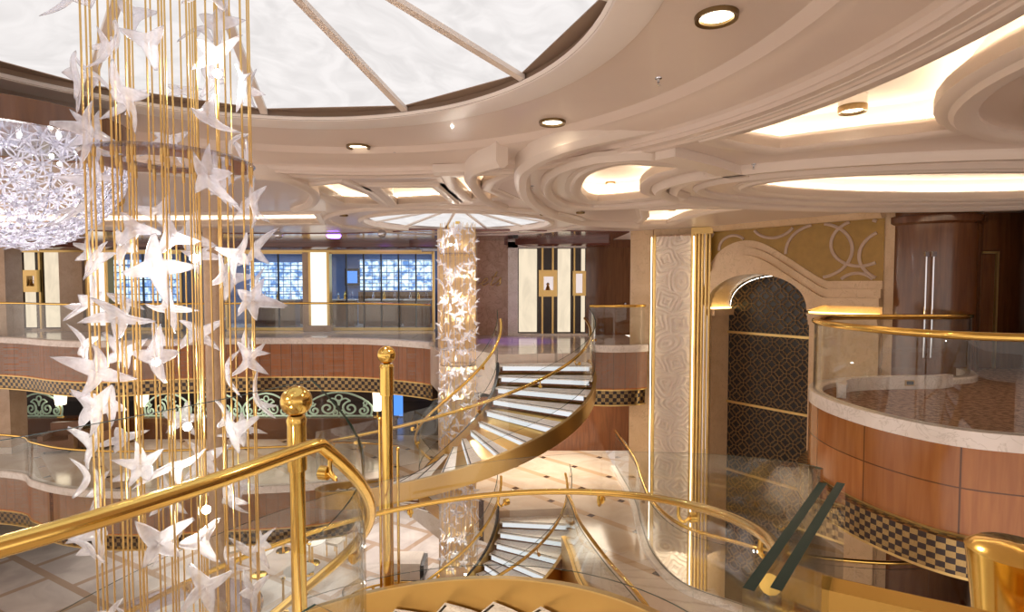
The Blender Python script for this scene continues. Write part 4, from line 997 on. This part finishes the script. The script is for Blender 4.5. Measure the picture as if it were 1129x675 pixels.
def chandelier(c, ztop, zbot, nstar, zs0, zs1, label, seed, size=1.0, smax=90, bulbs=(), rings=()):
    rnd = random.Random(seed); root = empty('rod_chandelier', (c[0], c[1], zbot)); tag(root, label, 'chandelier')
    rods = []
    for k in range(22): rods.append((.385+rnd.uniform(-.012, .012), 2*PI*k/22+rnd.uniform(-.05, .05)))
    for k in range(9): rods.append((.24, 2*PI*k/9+.2))
    for k in range(4): rods.append((.10, 2*PI*k/4+.4))
    for r_, a in rods:
        x, y = c[0]+r_*math.cos(a), c[1]+r_*math.sin(a); off = rnd.uniform(0, .3)
        keep(MB().cyl((x, y, zbot+off), (x, y, ztop), .0046, n=8).cyl((x, y, rings[0]-.05), (x, y, rings[0]+.0), .009, n=8).build('brass_rod', M['brass_rod']), root)
    for z in rings:
        keep(MB().lathe([(.22, -.012), (.40, -.012), (.412, 0), (.40, .012), (.22, .012), (.22, -.012)], (c[0], c[1], z), 64).build('acrylic_ring', M['acrylic']), root)
    keep(MB().lathe([(0, .05), (.05, .05), (.06, .0), (0, 0)], (c[0], c[1], ztop), 24).build('ceiling_canopy', M['brass']), root)
    placed = []; extra = []
    tries = 0
    while len(placed) < nstar and tries < 20000:
        tries += 1
        a = rnd.uniform(0, 2*PI); r_ = rnd.choice((.40, .40, .40, .24)); z = rnd.uniform(zs0, zs1)
        p = Vector((c[0]+r_*math.cos(a), c[1]+r_*math.sin(a), z))
        if any((p-q).length < .185*size for q in placed): continue
        if any(abs(z-zz) < .06 for zz in rings): continue
        placed.append(p)
        q = Vector((math.cos(a), math.sin(a), rnd.uniform(-.6, .6))).to_track_quat('Z', 'Y').to_euler()
        q = (Euler(q).to_matrix() @ Euler((rnd.uniform(-.5, .5), rnd.uniform(-.5, .5), rnd.uniform(0, 2*PI))).to_matrix()).to_euler()
        me = STARS[rnd.randrange(len(STARS))]; s_ = size*rnd.uniform(.85, 1.2)
        if len(placed) <= smax:
            o = bpy.data.objects.new('glass_star', me); COL.objects.link(o); o.location = p; o.rotation_euler = q; o.scale = (s_,)*3; keep(o, root)
        else: extra.append((me, Matrix.LocRotScale(p, q, (s_,)*3)))
    if extra:
        bm = bmesh.new()
        for me, mx in extra:
            t = bmesh.new(); t.from_mesh(me); t.transform(mx); tm = bpy.data.meshes.new('t'); t.to_mesh(tm); t.free(); bm.from_mesh(tm); bpy.data.meshes.remove(tm)
        me = bpy.data.meshes.new('glass_stars'); bm.to_mesh(me); bm.free(); me.materials.append(M['star'])
        for p in me.polygons: p.use_smooth = True
        o = bpy.data.objects.new('glass_stars', me); COL.objects.link(o); o['kind'] = 'stuff'; keep(o, root)
    for x, y, z in bulbs:
        keep(MB().sph((x, y, z), .022, 12).build('bulb', M['bulb']), root)
        l = bpy.data.lights.new('chandelier_bulb', 'POINT'); l.energy = 8 if c[1] < 5 else 13; l.color = (1, .93, .82); l.shadow_soft_size = .03
        o = bpy.data.objects.new('chandelier_bulb', l); COL.objects.link(o); o.location = (x, y-.04, z); keep(o, root)
    return root
def bulbpos(px, py, D): return (X(px, D), D, ZZ(py, D))
chandelier(C1, 3.55, -4.8, 92, -.30, 3.2, 'large chandelier of tall brass rods and frosted glass stars in the left foreground', 11, 1.0, 92,
           bulbs=[bulbpos(215, 285, 2.95), bulbpos(203, 472, 2.95), bulbpos(222, 566, 2.95), bulbpos(245, 85, 3.0), bulbpos(170, 400, 3.1)], rings=(2.31, -.2, -2.7))
chandelier(C2, 3.0, -5.2, 250, -4.9, 2.9, 'slim far chandelier of brass rods and glass stars beside the spiral staircase', 23, 1.0, 95,
           bulbs=[bulbpos(512, 305, 12.75), bulbpos(500, 330, 12.75), bulbpos(505, 352, 12.75), bulbpos(497, 270, 12.75), bulbpos(510, 408, 12.75), bulbpos(500, 440, 12.75), bulbpos(498, 600, 12.75), bulbpos(512, 640, 12.75)], rings=(2.31, -.2, -2.7))

# crystal bowl chandelier at the left
bc = plan(10, 155, 2.85); bc = (bc[0], bc[1]); BR = .84
root = empty('crystal_bowl_chandelier', (bc[0], bc[1], 2.8)); tag(root, 'hemispherical chandelier of white glass starbursts with a mirrored base at far left', 'chandelier')
keep(MB().lathe([(0, .16), (BR+.02, .16), (BR+.02, -.02), (BR-.04, -.02), (BR-.04, .02), (0, .02)], (bc[0], bc[1], 2.86), 64).build('ceiling_drum', M['brownwood']), root)
keep(MB().lathe([(0, 0), (BR-.05, 0), (BR-.05, .02), (0, .02)], (bc[0], bc[1], 2.845), 64).build('mirror_plate', M['steel']), root)
def spike_mesh(seed):
    rnd = random.Random(seed); m = MB()
    m.sph((0, 0, 0), .022, 8)
    for k in range(6):
        a = 2*PI*k/6+rnd.uniform(-.25, .25); L_ = rnd.uniform(.09, .135)
        m.tube([(.012*math.cos(a), .012*math.sin(a), 0), (L_*.5*math.cos(a+.1), L_*.5*math.sin(a+.1), .01), (L_*math.cos(a), L_*math.sin(a), rnd.uniform(-.02, .03))], [.010, .0065, .002], 6)
    bmesh.ops.recalc_face_normals(m.bm, faces=m.bm.faces[:])
    me = bpy.data.meshes.new('glass_starburst'); m.bm.to_mesh(me); m.bm.free(); me.materials.append(M['starburst'])
    for p in me.polygons: p.use_smooth = True
    return me
M['starburst'] = glass('starburst_glass', (.95, .95, 1), 1.2, .9)
SP = [spike_mesh(s_) for s_ in range(4)]
rnd = random.Random(5); cand = []
N_ = 340
for k in range(N_):
    ph = math.acos(1-(k+.5)/N_); th = k*2.399963
    p = Vector((bc[0]+BR*.97*math.sin(ph)*math.cos(th), bc[1]+BR*.97*math.sin(ph)*math.sin(th), 2.80-BR*.98*math.cos(ph)))
    p += Vector((rnd.uniform(-.03, .03), rnd.uniform(-.03, .03), rnd.uniform(-.03, .03)))
    n_ = (p-Vector((bc[0], bc[1], 2.80))).normalized(); cand.append((p, n_, (X(0, 1), )))
cand.sort(key=lambda q: (q[1].dot(Vector((-bc[0], -bc[1], -1)).normalized()) < -.1, -q[0].x/q[0].y*1.0))
ex = []
for i, (p, n_, _) in enumerate(cand):
    q = (n_.to_track_quat('Z', 'Y').to_matrix() @ Euler((0, 0, rnd.uniform(0, 6.3))).to_matrix()).to_euler(); me = SP[i % 4]
    if i < 98:
        o = bpy.data.objects.new('glass_starburst', me); COL.objects.link(o); o.location = p; o.rotation_euler = q; keep(o, root)
    else: ex.append((me, Matrix.LocRotScale(p, q, (1, 1, 1))))
bm = bmesh.new()
for me, mx in ex:
    t = bmesh.new(); t.from_mesh(me); t.transform(mx); tm = bpy.data.meshes.new('t'); t.to_mesh(tm); t.free(); bm.from_mesh(tm); bpy.data.meshes.remove(tm)
me = bpy.data.meshes.new('glass_starbursts'); bm.to_mesh(me); bm.free(); me.materials.append(M['starburst'])
for p in me.polygons: p.use_smooth = True
o = bpy.data.objects.new('glass_starbursts', me); COL.objects.link(o); o['kind'] = 'stuff'; keep(o, root)
fr = MB()
for k in range(10):
    a = 2*PI*k/10
    fr.tube([(bc[0]+BR*.9*math.sin(t)*math.cos(a), bc[1]+BR*.9*math.sin(t)*math.sin(a), 2.82-BR*.9*math.cos(t)) for t in [PI/2*q/8 for q in range(9)]], .007, 6)
keep(fr.build('wire_frame', M['steel']), root)
for k in range(6):
    a = 2*PI*k/6; l = (bc[0]+.35*math.cos(a), bc[1]+.35*math.sin(a), 2.72)
    keep(MB().sph(l, .018, 10).build('bulb', M['bulb']), root)

# ---------------------------------------------------------------- fill lights added under the decks to brighten the lower floors
area('lounge_fill', (-9, 21.5, -1.5), (0, 0, 0), 8, 3, 150, (1, .8, .6))
area('piazza_fill', (-7, 19, Z6-1.5), (0, 0, 0), 12, 4, 330, (1, .88, .8))
area('piazza_fill', (3, 12, Z6-1.5), (0, 0, 0), 5, 4, 120, (1, .82, .62))
area('lounge_fill', (1.0, 16.0, -1.46), (0, 0, 0), 3.5, 2, 160, (1, .84, .66))
area('deck_fill', (-10, 17.5, -1.5), (0, 0, 0), 5, 1.5, 70, (1, .84, .7))
l = bpy.data.lights.new('bowl_bulbs', 'POINT'); l.energy = 32; l.shadow_soft_size = .1; l.color = (1, .95, .92)
o = bpy.data.objects.new('bowl_bulbs', l); COL.objects.link(o); o.location = (bc[0], bc[1], 2.45)
x, y = .1, 16.0  # added housing and spot that give the landing floor a violet glow
root = empty('violet_spotlight', (x, y, ZC-.03)); tag(root, 'added violet spotlight throwing a glow on the landing behind the far staircase', 'spotlight')
keep(MB().lathe([(0, -.07), (.07, -.07), (.08, -.0), (0, 0)], (x, y, ZC-.03), 16).build('housing', M['black']), root)
l = bpy.data.lights.new('violet_glow_spot', 'SPOT'); l.energy = 160; l.color = (.28, .08, 1); l.spot_size = .9; l.spot_blend = .6; l.shadow_soft_size = .03
o = bpy.data.objects.new('violet_glow_spot', l); COL.objects.link(o); o.location = (x, y, ZC-.12); keep(o, root)
